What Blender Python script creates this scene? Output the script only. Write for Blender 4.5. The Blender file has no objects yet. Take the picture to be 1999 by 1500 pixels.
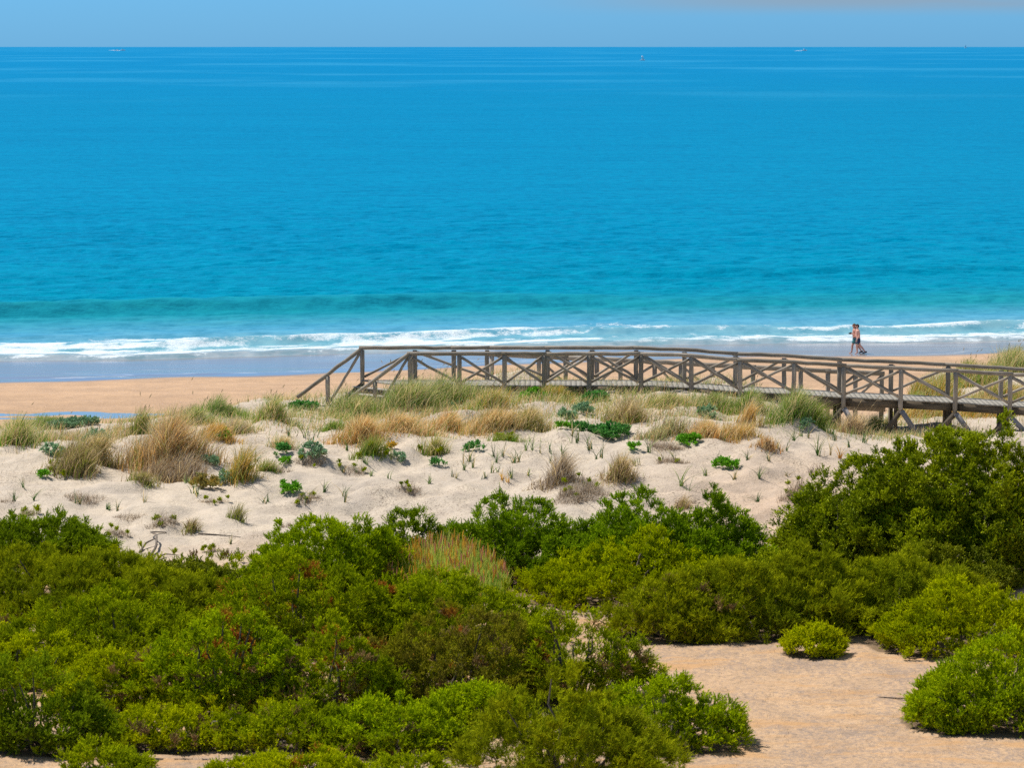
import bpy, math, random
import numpy as np
random.seed(11)
SC = bpy.context.scene
COL = SC.collection

# ------------------------------------------------------------------ camera
F, CX, CY = 6000.0, 999.5, 750.0
CAMZ = 18.5
PITCH = math.atan((750 - 82) / F)
cP, sP = math.cos(PITCH), math.sin(PITCH)
cam = bpy.data.cameras.new('camera'); cam_o = bpy.data.objects.new('camera', cam); COL.objects.link(cam_o)
cam.sensor_width = 36; cam.lens = 36 * F / 1999
cam.clip_start = 1; cam.clip_end = 60000
cam_o.location = (0, 0, CAMZ); cam_o.rotation_euler = (math.pi / 2 - PITCH, 0, 0)
cam.dof.use_dof = True; cam.dof.focus_distance = 120; cam.dof.aperture_fstop = 4
SC.camera = cam_o

def ray(px, py):
    u, v = (px - CX) / F, -(py - CY) / F
    return u, cP + v * sP, -sP + v * cP
def at(px, py, Y):
    dx, dy, dz = ray(px, py); t = Y / dy
    return np.array((dx * t, Y, CAMZ + dz * t))

# ------------------------------------------------------------------ noise
def _h(ix, iy, s):
    n = (ix.astype(np.int64) * 374761393 + iy.astype(np.int64) * 668265263 + s * 982451653) & 0x7fffffff
    n = ((n ^ (n >> 13)) * 1274126177) & 0x7fffffff
    n = n ^ (n >> 16)
    return (n & 0xffff) / 65535.0
def vn(x, y, s=0):
    x = np.asarray(x, float); y = np.asarray(y, float)
    ix, iy = np.floor(x), np.floor(y); fx, fy = x - ix, y - iy
    fx = fx * fx * fx * (fx * (fx * 6 - 15) + 10); fy = fy * fy * fy * (fy * (fy * 6 - 15) + 10)
    a, b = _h(ix, iy, s), _h(ix + 1, iy, s); c, d = _h(ix, iy + 1, s), _h(ix + 1, iy + 1, s)
    return (a + (b - a) * fx + (c - a) * fy + (a - b - c + d) * fx * fy) * 2 - 1
def fbm(x, y, s=0, o=4):
    r, a, t = 0, 1.0, 0
    for k in range(o):
        r = r + a * vn(x * 2 ** k + 17.3 * k, y * 2 ** k - 9.1 * k, s + k); t += a; a *= .5
    return r / t
def sstep(a, b, x):
    t = np.clip((x - a) / (b - a), 0, 1); return t * t * (3 - 2 * t)

# ------------------------------------------------------------------ terrain
def shore_s(X, Y):                       # metres inland of the still-water line
    return (185.2 + .215 * X + .9 * np.sin(X * .13 + 1) - Y) * .978
PY = [0, 40, 57, 68, 77, 82, 89, 92.5, 96, 99, 103]
PZ = [5.0, 5.0, 5.0, 5.2, 5.5, 5.95, 6.5, 6.8, 7.1, 7.22, 7.22]
HX = [-400, -40, -16.5, -12, -8.6, -4.6, -3.2, 5, 7.5, 9, 10.6, 13, 20, 40, 400]
HZ = [6.0, 6.0, 6.05, 6.2, 6.35, 6.40, 7.05, 7.12, 7.08, 6.75, 6.05, 5.75, 5.7, 6.0, 6.0]
HUM = [] # hummocks (x, y, radius, height) under the grass clumps
def terrain(X, Y):
    X = np.asarray(X, float); Y = np.asarray(Y, float)
    s = shore_s(X, Y)
    pool = np.exp(-((X + 21) / 8.5) ** 4) + np.exp(-((X - 18.7) / 2.2) ** 2)
    beach = np.interp(s, [-400, -60, 0, 13, 21, 26, 29, 33.5, 37, 42, 50, 60, 75], [-12, -2.4, 0, .5, .78, .92, .95, .98, 1.0, 1.1, 1.4, 2.2, 2.6])
    beach = beach - .30 * pool * (.72 + .75 * fbm(X * .22 + 4, Y * .7, 15, 3)) * np.exp(-((s - 33.3) / 3.6) ** 2) + .09 * fbm(X * .16, Y * .6, 3) * sstep(8, 20, s)
    H = np.interp(X, HX, HZ)
    H = H + .12 * vn(X * .35, X * 0 + 3.3, 5)
    p = np.interp(Y, PY, PZ)
    front = 5 + (p - 5) * np.where(Y < 88, 1, 1 + sstep(88, 99, Y) * ((H - 5) / 2.22 - 1))
    rough = sstep(72, 80, Y)
    hm = fbm(X * .55 + 3, Y * .7, 131, 2); hm = np.maximum(hm, 0) ** 1.5
    front = front + rough * (.24 * fbm(X * .28, Y * .28, 21) + .15 * fbm(X * .9, Y * .9, 8, 3) + .04 * fbm(X * 3.1, Y * 3.1, 33, 3) + .35 * hm)
    front = front + (1 - rough) * (.05 * fbm(X * .4, Y * .4, 41) + .035 * fbm(X * 2.2, Y * 2.2, 43, 3))
    hump = .6 * np.exp(-((X - 22.5) / 4.6) ** 2 - ((Y - 115) / 6) ** 2)
    yb = 101.5 + 17 * sstep(12, 17, X) - 3.5 * sstep(-8, -11, X)
    back = np.minimum(H, 5.75 + 6 * sstep(8, -3, X)) - .23 * np.maximum(Y - yb, 0) + .1 * fbm(X * .5, Y * .5, 9)
    back = np.where(Y > 103 - 4.5 * sstep(-8, -11, X), back, front)
    w = sstep(101.5, 105.5, Y + 4.5 * sstep(-8, -11, X))
    land = front * (1 - w) + (back + hump) * w
    for hx, hy, r, h in HUM:
        d2 = ((X - hx) ** 2 + ((Y - hy) * 1.0) ** 2) / (r * r)
        land = land + np.where(d2 < 9, h * np.exp(-d2 * 1.3), 0)
    k = .5
    return np.where(s < 5, beach, np.log(np.exp(np.clip(land / k, -40, 40)) + np.exp(np.clip(beach / k, -40, 40))) * k - .0)

def ground_at(px, py):
    dx, dy, dz = ray(px, py)
    ts = np.arange(42, 215, .1) / dy
    z = CAMZ + dz * ts
    g = terrain(dx * ts, dy * ts)
    i = int(np.argmax(z <= g))
    t = ts[i] if z[i] <= g[i] else ts[-1]
    return np.array((dx * t, dy * t, float(terrain(dx * t, dy * t))))

# ------------------------------------------------------------------ object helpers
def tag(o, label, cat, group=None):
    o['label'] = label; o['category'] = cat
    if group: o['group'] = group
    return o
def root(name, loc, label, cat, group=None):
    o = bpy.data.objects.new(name, None); o.location = loc; o.empty_display_size = .2
    COL.objects.link(o); return tag(o, label, cat, group)
def kind(o, k): o['kind'] = k; return o

def mesh_np(name, V, faces, mat, parent=None, tint=None, smooth=False, loc=(0, 0, 0), uv=None):
    """faces: list of (n,k) int arrays"""
    me = bpy.data.meshes.new(name)
    V = np.ascontiguousarray(V, np.float32)
    me.vertices.add(len(V)); me.vertices.foreach_set('co', V.ravel())
    idx = np.concatenate([f.ravel() for f in faces]).astype(np.int32)
    tot = np.concatenate([np.full(len(f), f.shape[1]) for f in faces]).astype(np.int32)
    st = np.concatenate([[0], np.cumsum(tot)[:-1]]).astype(np.int32)
    me.loops.add(len(idx)); me.loops.foreach_set('vertex_index', idx)
    me.polygons.add(len(tot)); me.polygons.foreach_set('loop_start', st); me.polygons.foreach_set('loop_total', tot)
    if smooth: me.polygons.foreach_set('use_smooth', np.ones(len(tot), bool))
    if uv is not None:
        l = me.uv_layers.new(name='UVMap'); l.data.foreach_set('uv', np.ascontiguousarray(uv, np.float32)[idx].ravel())
    me.update(calc_edges=True)
    if tint is not None:
        dom = 'FACE' if len(tint) == len(tot) and len(tint) != len(V) else 'POINT'
        a = me.attributes.new('tint', 'FLOAT_COLOR', dom)
        c = np.ones((len(tint), 4), np.float32); c[:, :3] = tint; a.data.foreach_set('color', c.ravel())
    if mat is not None: me.materials.append(mat)
    o = bpy.data.objects.new(name, me); o.location = loc
    COL.objects.link(o)
    if parent is not None: o.parent = parent
    return o
def float_attr(o, name, vals):
    a = o.data.attributes.new(name, 'FLOAT', 'POINT'); a.data.foreach_set('value', np.ascontiguousarray(vals, np.float32).ravel())

class MB:
    """collects shapes for one mesh"""
    def __init__(s): s.v = []; s.f4 = []; s.f3 = []; s.uv = []; s.n = 0
    def add(s, V, f4=(), f3=(), uv=None):
        V = np.asarray(V, float); s.v.append(V)
        s.uv.append(np.asarray(uv, float) if uv is not None else np.zeros((len(V), 2)))
        if len(f4): s.f4.append(np.asarray(f4, int) + s.n)
        if len(f3): s.f3.append(np.asarray(f3, int) + s.n)
        s.n += len(V)
    def tube(s, pts, rad, sides=9, cap=True, v0=None):
        P = np.asarray(pts, float); n = len(P)
        R = np.full(n, rad, float) if np.ndim(rad) == 0 else np.asarray(rad, float)
        T = np.gradient(P, axis=0); T /= np.linalg.norm(T, axis=1)[:, None]
        ref = np.array((0, 0, 1.)) if abs(T[0][2]) < .8 else np.array((1., 0, 0))
        A = np.cross(T, ref); A /= np.linalg.norm(A, axis=1)[:, None]; B = np.cross(T, A)
        th = np.arange(sides) / sides * 2 * np.pi
        V = P[:, None] + R[:, None, None] * (np.cos(th)[None, :, None] * A[:, None] + np.sin(th)[None, :, None] * B[:, None])
        L = np.concatenate([[0], np.cumsum(np.linalg.norm(np.diff(P, axis=0), axis=1))]) + (random.random() * 50 if v0 is None else v0)
        uv = np.stack(np.broadcast_arrays((th / 6.283)[None, :], L[:, None]), -1).reshape(-1, 2)
        f = []
        for i in range(n - 1):
            for j in range(sides):
                k = (j + 1) % sides
                f.append((i * sides + j, i * sides + k, (i + 1) * sides + k, (i + 1) * sides + j))
        V = V.reshape(-1, 3); f3 = []
        if cap:
            c0, c1 = len(V), len(V) + 1
            V = np.vstack([V, P[0] , P[-1]]); uv = np.vstack([uv, [(.5, L[0])], [(.5, L[-1])]])
            for j in range(sides):
                k = (j + 1) % sides
                f3.append((c0, k, j)); f3.append((c1, (n - 1) * sides + j, (n - 1) * sides + k))
        s.add(V, f, f3, uv)
    def log(s, p0, p1, r, n=7, sides=9, wob=.008, taper=0.0):
        p0, p1 = np.asarray(p0, float), np.asarray(p1, float)
        t = np.linspace(0, 1, n)[:, None]
        P = p0 + (p1 - p0) * t; P[1:-1] += np.random.default_rng(int(random.random() * 1e9)).normal(0, wob, (n - 2, 3))
        R = r * (1 - taper * t[:, 0]) * (1 + np.array([random.uniform(-.06, .06) for _ in range(n)]))
        s.tube(P, R, sides)
    def prism(s, pts, h):
        """pts: 4 corners (top), extruded down by h; slightly bevelled by a chamfer ring"""
        P = np.asarray(pts, float); c = P.mean(0)
        d = np.array((0, 0, h)); b = min(.012, h * .2)
        top = c + (P - c) * (1 - b / max(np.linalg.norm(P[0] - c), .05)); top[:, 2] = P[:, 2]
        r1 = P - np.array((0, 0, b)); bot = P - d
        V = np.vstack([top, r1, bot]); f = [(0, 1, 2, 3), (11, 10, 9, 8)]
        for a in (0, 4):
            for j in range(4):
                k = (j + 1) % 4; f.append((a + j, a + 4 + j, a + 4 + k, a + k))
        w = random.random() * 40
        s.add(V, f, uv=np.tile([(0, w), (1, w), (1, w + .2), (0, w + .2)], (3, 1)))
    def plank(s, p0, p1, wdir, w, t):
        """board from p0 to p1, width w along wdir, thickness t"""
        p0, p1 = np.asarray(p0, float), np.asarray(p1, float); d = p1 - p0; d /= np.linalg.norm(d)
        a = np.asarray(wdir, float); a = a - d * a.dot(d); a /= np.linalg.norm(a); b = np.cross(d, a)
        V = []
        for p in (p0, p1):
            for q, r in ((-1, -1), (1, -1), (1, 1), (-1, 1)): V.append(p + a * w / 2 * q + b * t / 2 * r)
        f = [(0, 1, 2, 3), (7, 6, 5, 4)] + [(j, 4 + j, 4 + (j + 1) % 4, (j + 1) % 4) for j in range(4)]
        L = np.linalg.norm(p1 - p0); o = random.random() * 40
        s.add(V, f, uv=[(0, o), (.3, o), (.6, o), (.9, o), (0, o + L), (.3, o + L), (.6, o + L), (.9, o + L)])
    def ball(s, c, r, seg=12, rings=8):
        th = np.linspace(0, np.pi, rings + 1)[:, None]; ph = np.arange(seg)[None] / seg * 2 * np.pi
        V = np.stack(np.broadcast_arrays(np.sin(th) * np.cos(ph), np.sin(th) * np.sin(ph), np.cos(th) + 0 * ph), -1).reshape(-1, 3) * np.asarray(r) + np.asarray(c)
        s.add(V, [(i * seg + j, (i + 1) * seg + j, (i + 1) * seg + (j + 1) % seg, i * seg + (j + 1) % seg) for i in range(rings) for j in range(seg)])
    def build(s, name, mat, parent=None, smooth=False, loc=(0, 0, 0)):
        V = np.vstack(s.v); fs = []
        if s.f4: fs.append(np.vstack(s.f4))
        if s.f3: fs.append(np.vstack(s.f3))
        return mesh_np(name, V - np.asarray(loc), fs, mat, parent, smooth=smooth, loc=(0, 0, 0), uv=np.vstack(s.uv)) if parent is not None else \
            mesh_np(name, V - np.asarray(loc), fs, mat, None, smooth=smooth, loc=loc, uv=np.vstack(s.uv))

# ------------------------------------------------------------------ materials
class N:
    def __init__(s, name):
        s.m = bpy.data.materials.new(name); s.m.use_nodes = True; s.t = s.m.node_tree; s.t.nodes.clear()
        s.out = s.t.nodes.new('ShaderNodeOutputMaterial')
    def n(s, typ, ins=None, **kw):
        d = s.t.nodes.new('ShaderNode' + typ)
        for k, v in kw.items(): setattr(d, k, v)
        for k, v in (ins or {}).items():
            if isinstance(v, bpy.types.NodeSocket): s.t.links.new(v, d.inputs[k])
            else: d.inputs[k].default_value = v
        return d
    def ramp(s, fac, stops, interp='LINEAR'):
        r = s.n('ValToRGB', {'Fac': fac}); cr = r.color_ramp; cr.interpolation = interp
        while len(cr.elements) < len(stops): cr.elements.new(.5)
        for e, (p, c) in zip(cr.elements, stops): e.position = p; e.color = (*c, 1) if len(c) == 3 else c
        return r.outputs['Color']
    def math(s, op, a, b=0.0, c=0.0, clamp=False):
        return s.n('Math', {0: a, 1: b, 2: c}, operation=op, use_clamp=clamp).outputs[0]
    def mix(s, f, a, b, blend='MIX'):
        d = s.n('Mix', data_type='RGBA', blend_type=blend)
        for k, v in ((0, f), (6, a), (7, b)):
            if isinstance(v, bpy.types.NodeSocket): s.t.links.new(v, d.inputs[k])
            else: d.inputs[k].default_value = v if k == 0 else (*v, 1)
        return d.outputs[2]
    def noise(s, vec, scale, detail=4, rough=.55, out=0):
        i = {'Scale': scale, 'Detail': detail, 'Roughness': rough}
        if vec is not None: i['Vector'] = vec
        return s.n('TexNoise', i).outputs[out]
    def scaled(s, vec, sc): return s.n('Mapping', {'Vector': vec, 'Scale': sc}).outputs[0]
    def done(s, shader):
        s.t.links.new(shader, s.out.inputs['Surface']); return s.m

def simple(name, col, rough=.6, spec=.3, var=.12, scale=12.0, metal=0.0):
    g = N(name); p = g.n('TexCoord').outputs['Object']
    f = g.noise(p, scale, 4)
    c = g.mix(f, tuple(x * (1 - var) for x in col), tuple(min(1, x * (1 + var)) for x in col))
    b = g.n('BsdfPrincipled', {'Base Color': c, 'Roughness': rough, 'Specular IOR Level': spec, 'Metallic': metal})
    return g.done(b.outputs[0])

def leaf_mat(name, trans=.3, rough=.55, spec=.25):
    g = N(name); a = g.n('Attribute', attribute_name='tint').outputs['Color']
    b = g.n('BsdfPrincipled', {'Base Color': a, 'Roughness': rough, 'Specular IOR Level': spec})
    t = g.n('BsdfTranslucent', {'Color': a})
    m = g.n('MixShader', {0: trans, 1: b.outputs[0], 2: t.outputs[0]})
    return g.done(m.outputs[0])

def wood_mat(name, c0, c1, c2):
    g = N(name); uv = g.n('UVMap').outputs[0]
    pos = g.n('TexCoord').outputs['Object']
    fib = g.noise(g.scaled(uv, (26, 1.6, 1)), 1.0, 5, .65)
    blot = g.noise(pos, 1.7, 4)
    c = g.ramp(fib, [(.28, c0), (.5, c1), (.75, c2)])
    c = g.mix(g.math('MULTIPLY', g.ramp(blot, [(.42, (0, 0, 0)), (.62, (1, 1, 1))]), .45), c, c0)
    crack = g.ramp(g.noise(g.scaled(uv, (40, .7, 1)), 1.0, 3, .6), [(.33, (0, 0, 0)), (.38, (1, 1, 1))])
    c = g.mix(crack, (.035, .028, .022), c)
    rnd = g.n('ObjectInfo').outputs['Random']
    c = g.mix(1.0, c, g.ramp(rnd, [(0, (.72, .72, .70)), (.5, (1, .98, .95)), (1, (1.22, 1.2, 1.18))]), 'MULTIPLY')
    bu = g.n('Bump', {'Strength': .5, 'Distance': .01, 'Height': fib})
    b = g.n('BsdfPrincipled', {'Base Color': c, 'Roughness': .85, 'Specular IOR Level': .2, 'Normal': bu.outputs[0]})
    return g.done(b.outputs[0])

M_wood = wood_mat('weathered_wood', (.18, .15, .115), (.39, .335, .27), (.59, .525, .445))
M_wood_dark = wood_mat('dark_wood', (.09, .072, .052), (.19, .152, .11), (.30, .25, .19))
M_deck = wood_mat('deck_wood', (.34, .31, .27), (.47, .44, .39), (.58, .55, .50))
M_wood_pale = wood_mat('pale_wood', (.25, .24, .25), (.38, .37, .38), (.5, .48, .48))
M_twig = wood_mat('twig_wood', (.09, .07, .055), (.2, .165, .135), (.33, .28, .24))
M_leaf = leaf_mat('needle_foliage', .16, .8, .0)
M_broad = leaf_mat('broad_foliage', .14, .5, .08)
M_grass = leaf_mat('grass_blades', .42, .7, .08)
M_dry = leaf_mat('dry_twigs', .1, .9, .1)

def terrain_material():
    g = N('sand'); pos = g.n('NewGeometry').outputs['Position']
    base = g.n('Attribute', attribute_name='tint').outputs['Color']
    duff = g.n('Attribute', attribute_name='duff').outputs['Fac']; wet = g.n('Attribute', attribute_name='wet').outputs['Fac']
    lit = g.n('Attribute', attribute_name='litter').outputs['Fac']
    fg = g.n('Attribute', attribute_name='clearing').outputs['Fac']
    n1 = g.noise(pos, .9, 5, .6); n2 = g.noise(pos, 7.0, 4, .65); n3 = g.noise(pos, 38.0, 3, .6)
    c = g.mix(1.0, base, g.ramp(n1, [(.3, (.84, .84, .86)), (.7, (1.08, 1.06, 1.02))]), 'MULTIPLY')
    c = g.mix(1.0, c, g.ramp(n2, [(.3, (.86, .85, .84)), (.55, (1, 1, 1)), (.8, (1.06, 1.06, 1.06))]), 'MULTIPLY')
    # small dry debris on the dune
    sp = g.math('ADD', g.noise(pos, 16.0, 3, .7), g.math('MULTIPLY', g.math('SUBTRACT', n1, .5), .35))
    spm = g.math('MULTIPLY', g.ramp(sp, [(.57, (0, 0, 0)), (.66, (1, 1, 1))]), lit)
    c = g.mix(spm, c, (.16, .115, .085))
    pm = g.math('MULTIPLY', g.ramp(g.math('ADD', g.math('MULTIPLY', g.noise(pos, .8, 6, .7), .6), g.math('MULTIPLY', n2, .4)), [(.47, (0, 0, 0)), (.60, (1, 1, 1))]), lit)
    c = g.mix(g.math('MULTIPLY', pm, .65), c, (.40, .325, .26))
    # fine grey litter on the clearing
    gm = g.math('ADD', g.noise(g.scaled(pos, (1, .7, 1)), 9.0, 7, .85), g.math('MULTIPLY', g.math('SUBTRACT', g.noise(pos, .7, 4), .5), .3))
    gmm = g.math('MULTIPLY', g.ramp(gm, [(.47, (0, 0, 0)), (.57, (.75, .75, .75))]), fg)
    c = g.mix(gmm, c, (.31, .24, .20))
    om = g.math('MULTIPLY', g.ramp(g.noise(g.scaled(pos, (.25, .8, 1)), 1.6, 6, .7), [(.50, (0, 0, 0)), (.62, (1, 1, 1))]), fg)
    c = g.mix(g.math('MULTIPLY', om, .75), c, (.60, .34, .15))
    tm = g.math('MULTIPLY', g.ramp(g.noise(g.scaled(pos, (.5, 1, 1)), 11.0, 4, .75), [(.56, (0, 0, 0)), (.65, (1, 1, 1))]), fg)
    c = g.mix(g.math('MULTIPLY', tm, .7), c, (.27, .19, .12))
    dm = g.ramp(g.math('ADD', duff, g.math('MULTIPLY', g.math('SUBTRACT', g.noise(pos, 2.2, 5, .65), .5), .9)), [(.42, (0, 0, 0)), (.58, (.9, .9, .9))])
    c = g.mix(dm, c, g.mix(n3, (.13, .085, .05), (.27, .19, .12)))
    # wet sand by the water
    wv = g.math('ADD', wet, g.math('MULTIPLY', g.math('SUBTRACT', g.noise(g.scaled(pos, (.12, .7, 1)), 1.0, 4), .5), .35))
    wm = g.ramp(wv, [(.36, (0, 0, 0)), (.50, (.55, .55, .55)), (.58, (1, 1, 1))])
    c = g.mix(wm, c, (.27, .225, .20))
    ed = g.math('ADD', wet, g.math('MULTIPLY', g.math('SUBTRACT', g.noise(g.scaled(pos, (.09, .35, 1)), 1.0, 5, .6), .5), 1.1))
    line = g.ramp(ed, [(.80, (0, 0, 0)), (.815, (1, 1, 1)), (.83, (1, 1, 1)), (.86, (0, 0, 0))])
    c = g.mix(g.math('MULTIPLY', g.math('MULTIPLY', line, wm), .8), c, (.66, .58, .50))
    rough = g.math('SUBTRACT', .92, g.math('MULTIPLY', wm, g.math('ADD', .62, g.math('MULTIPLY', g.noise(g.scaled(pos, (.1, .5, 1)), 1.0, 4), .3))))
    ht = g.math('ADD', g.math('MULTIPLY', n2, .6), g.math('MULTIPLY', n3, .25))
    bu = g.n('Bump', {'Strength': g.math('SUBTRACT', .55, g.math('MULTIPLY', wm, .535)), 'Distance': .14, 'Height': ht})
    b = g.n('BsdfPrincipled', {'Base Color': c, 'Roughness': rough, 'Specular IOR Level': g.math('ADD', .15, g.math('MULTIPLY', wm, .5)), 'Normal': bu.outputs[0]})
    return g.done(b.outputs[0])

SHN = np.array((-.215, 1.0)) / 1.0229
def sea_material():
    g = N('sea_water'); pos = g.n('NewGeometry').outputs['Position']
    off = g.n('VectorMath', {0: g.n('VectorMath', {0: pos, 1: (0, 185.2, 0)}, operation='SUBTRACT').outputs[0], 1: (SHN[0], SHN[1], 0)}, operation='DOT_PRODUCT').outputs['Value']
    off = g.math('MAXIMUM', off, 0.0)
    f = g.math('DIVIDE', off, g.math('ADD', off, 60.0))
    f = g.math('ADD', f, g.math('MULTIPLY', g.math('SUBTRACT', g.noise(g.scaled(pos, (.02, .07, 1)), 1.0, 4), .5), .07))
    c = g.ramp(f, [(0.0, (.30, .36, .40)), (.06, (.20, .40, .46)), (.2, (.085, .33, .49)), (.31, (.01, .25, .33)), (.42, (.0, .235, .375)),  # depth colours, with a dark stop painting shade on the swell's front
                   (.62, (.0, .222, .40)), (.82, (.0, .205, .395)), (.93, (.0, .195, .40)), (.99, (.0, .19, .44))])
    # wind-roughened and slick patches
    slick = g.ramp(g.noise(g.scaled(pos, (.0032, .0026, 1)), 1.0, 5, .6), [(.50, (0, 0, 0)), (.62, (1, 1, 1))])
    far = g.math('MULTIPLY', g.n('MapRange', {0: off, 1: 500.0, 2: 1300.0}).outputs[0], slick)
    c = g.mix(g.math('MULTIPLY', far, .32), c, (.06, .36, .60))
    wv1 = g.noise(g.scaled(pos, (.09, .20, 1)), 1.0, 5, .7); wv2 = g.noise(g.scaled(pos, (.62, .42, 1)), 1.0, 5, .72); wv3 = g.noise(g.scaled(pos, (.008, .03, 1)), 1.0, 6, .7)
    ripple_shade = g.ramp(g.math('ADD', g.math('ADD', g.math('MULTIPLY', wv1, .30), g.math('MULTIPLY', wv2, .55)), g.math('MULTIPLY', wv3, .15)), [(.42, (.66, .80, .84)), (.495, (.98, .98, 1)), (.575, (1.25, 1.13, 1.08))])  # shade and glints of the ripples painted into the water colour
    c = g.mix(1.0, c, ripple_shade, 'MULTIPLY')
    foam = g.n('Attribute', attribute_name='foam').outputs['Fac']
    fn = g.math('ADD', g.math('MULTIPLY', g.noise(g.scaled(pos, (1.1, 1.0, .4)), 1.3, 7, .72), .62), g.math('MULTIPLY', g.noise(g.scaled(pos, (1.0, 1.1, .5)), 6.0, 5, .8), .38))
    fm = g.ramp(g.math('ADD', fn, g.math('SUBTRACT', foam, .5)), [(.48, (0, 0, 0)), (.57, (.7, .7, .7)), (.68, (1, 1, 1))])
    b1 = g.noise(g.scaled(pos, (.55, 1, 1)), 1.1, 5, .6); b2 = g.noise(g.scaled(pos, (.35, 1, 1)), .22, 6, .62); b3 = g.noise(g.scaled(pos, (.3, 1, 1)), .03, 6, .6)
    nearw = g.n('MapRange', {0: off, 1: 8.0, 2: 45.0}).outputs[0]
    h = g.math('ADD', g.math('ADD', g.math('MULTIPLY', b1, .42), g.math('MULTIPLY', b2, .8)), g.math('MULTIPLY', b3, 4.0))
    bu = g.n('Bump', {'Strength': g.math('ADD', .12, g.math('MULTIPLY', nearw, .5)), 'Distance': 1.0, 'Height': h})
    fr = g.math('MULTIPLY', g.n('Fresnel', {'IOR': 1.333, 'Normal': bu.outputs[0]}).outputs[0], .28)
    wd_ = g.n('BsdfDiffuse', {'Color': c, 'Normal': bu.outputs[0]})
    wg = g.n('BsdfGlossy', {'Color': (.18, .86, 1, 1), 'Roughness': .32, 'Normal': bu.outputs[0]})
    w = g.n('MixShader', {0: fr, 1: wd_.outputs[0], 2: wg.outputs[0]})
    fb = g.n('Bump', {'Strength': .8, 'Distance': .25, 'Height': fn})
    d = g.n('BsdfDiffuse', {'Color': (.78, .86, .90, 1), 'Normal': fb.outputs[0]})
    m = g.n('MixShader', {0: fm, 1: w.outputs[0], 2: d.outputs[0]})
    return g.done(m.outputs[0])
def pool_material():
    g = N('pool_water'); pos = g.n('NewGeometry').outputs['Position']
    bu = g.n('Bump', {'Strength': .05, 'Distance': .3, 'Height': g.noise(pos, 2.0, 3)})
    b = g.n('BsdfPrincipled', {'Base Color': (.26, .34, .38, 1), 'Roughness': .06, 'IOR': 1.333, 'Specular IOR Level': .6, 'Normal': bu.outputs[0]})
    return g.done(b.outputs[0])

# ------------------------------------------------------------------ plant builders
def unit(a): return a / np.maximum(np.linalg.norm(a, axis=-1, keepdims=True), 1e-9)
STY = {  # a, b: two leaf colours, tip: new growth; L,W leaf size, R clump radius, T twigs, K leaves, lean, up
 'juniper': dict(a=(.085, .120, .002), b=(.180, .220, .002), tip=(.26, .29, .003), L=.058, W=.0125, R=.18, T=16, K=13, lean=(.08, 0, .1), up=.7, m='n'),
 'blue':    dict(a=(.060, .095, .003), b=(.130, .178, .003), tip=(.18, .25, .006), L=.058, W=.0125, R=.18, T=16, K=13, lean=(.16, 0, .1), up=.55, m='n'),
 'olive':   dict(a=(.078, .102, .002), b=(.160, .188, .002), tip=(.24, .255, .003), L=.056, W=.0115, R=.175, T=16, K=13, lean=(.05, 0, .1), up=.7, m='n'),
 'yellow':  dict(a=(.115, .140, .001), b=(.200, .218, .001), tip=(.30, .29, .003), L=.058, W=.0115, R=.155, T=15, K=12, lean=(.10, 0, .2), up=.7, m='n'),
 'feather': dict(a=(.082, .100, .003), b=(.150, .162, .003), tip=(.21, .21, .004), L=.100, W=.0085, R=.21, T=17, K=12, lean=(.38, 0, .25), up=.6, m='n'),
 'deep':    dict(a=(.054, .080, .003), b=(.115, .150, .003), tip=(.15, .20, .005), L=.060, W=.0125, R=.19, T=16, K=13, lean=(.10, 0, .1), up=.7, m='n'),
 'lentisk': dict(a=(.064, .084, .002), b=(.158, .178, .002), tip=(.24, .26, .003), L=.062, W=.0160, R=.19, T=15, K=12, lean=(.05, 0, .1), up=.65, m='b'),
 'dark':    dict(a=(.050, .066, .003), b=(.105, .115, .003), tip=(.16, .16, .005), L=.055, W=.0140, R=.165, T=14, K=11, lean=(0, 0, .1), up=.6, m='b'),
 'brown':   dict(a=(.085, .072, .010), b=(.125, .122, .004), tip=(.20, .20, .004), L=.060, W=.0100, R=.17, T=15, K=11, lean=(.05, 0, .1), up=.6, m='n'),
}
FB = 2.7
RUST = np.array((.17, .060, .012)); GREYT = np.array((.13, .085, .035))

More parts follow.
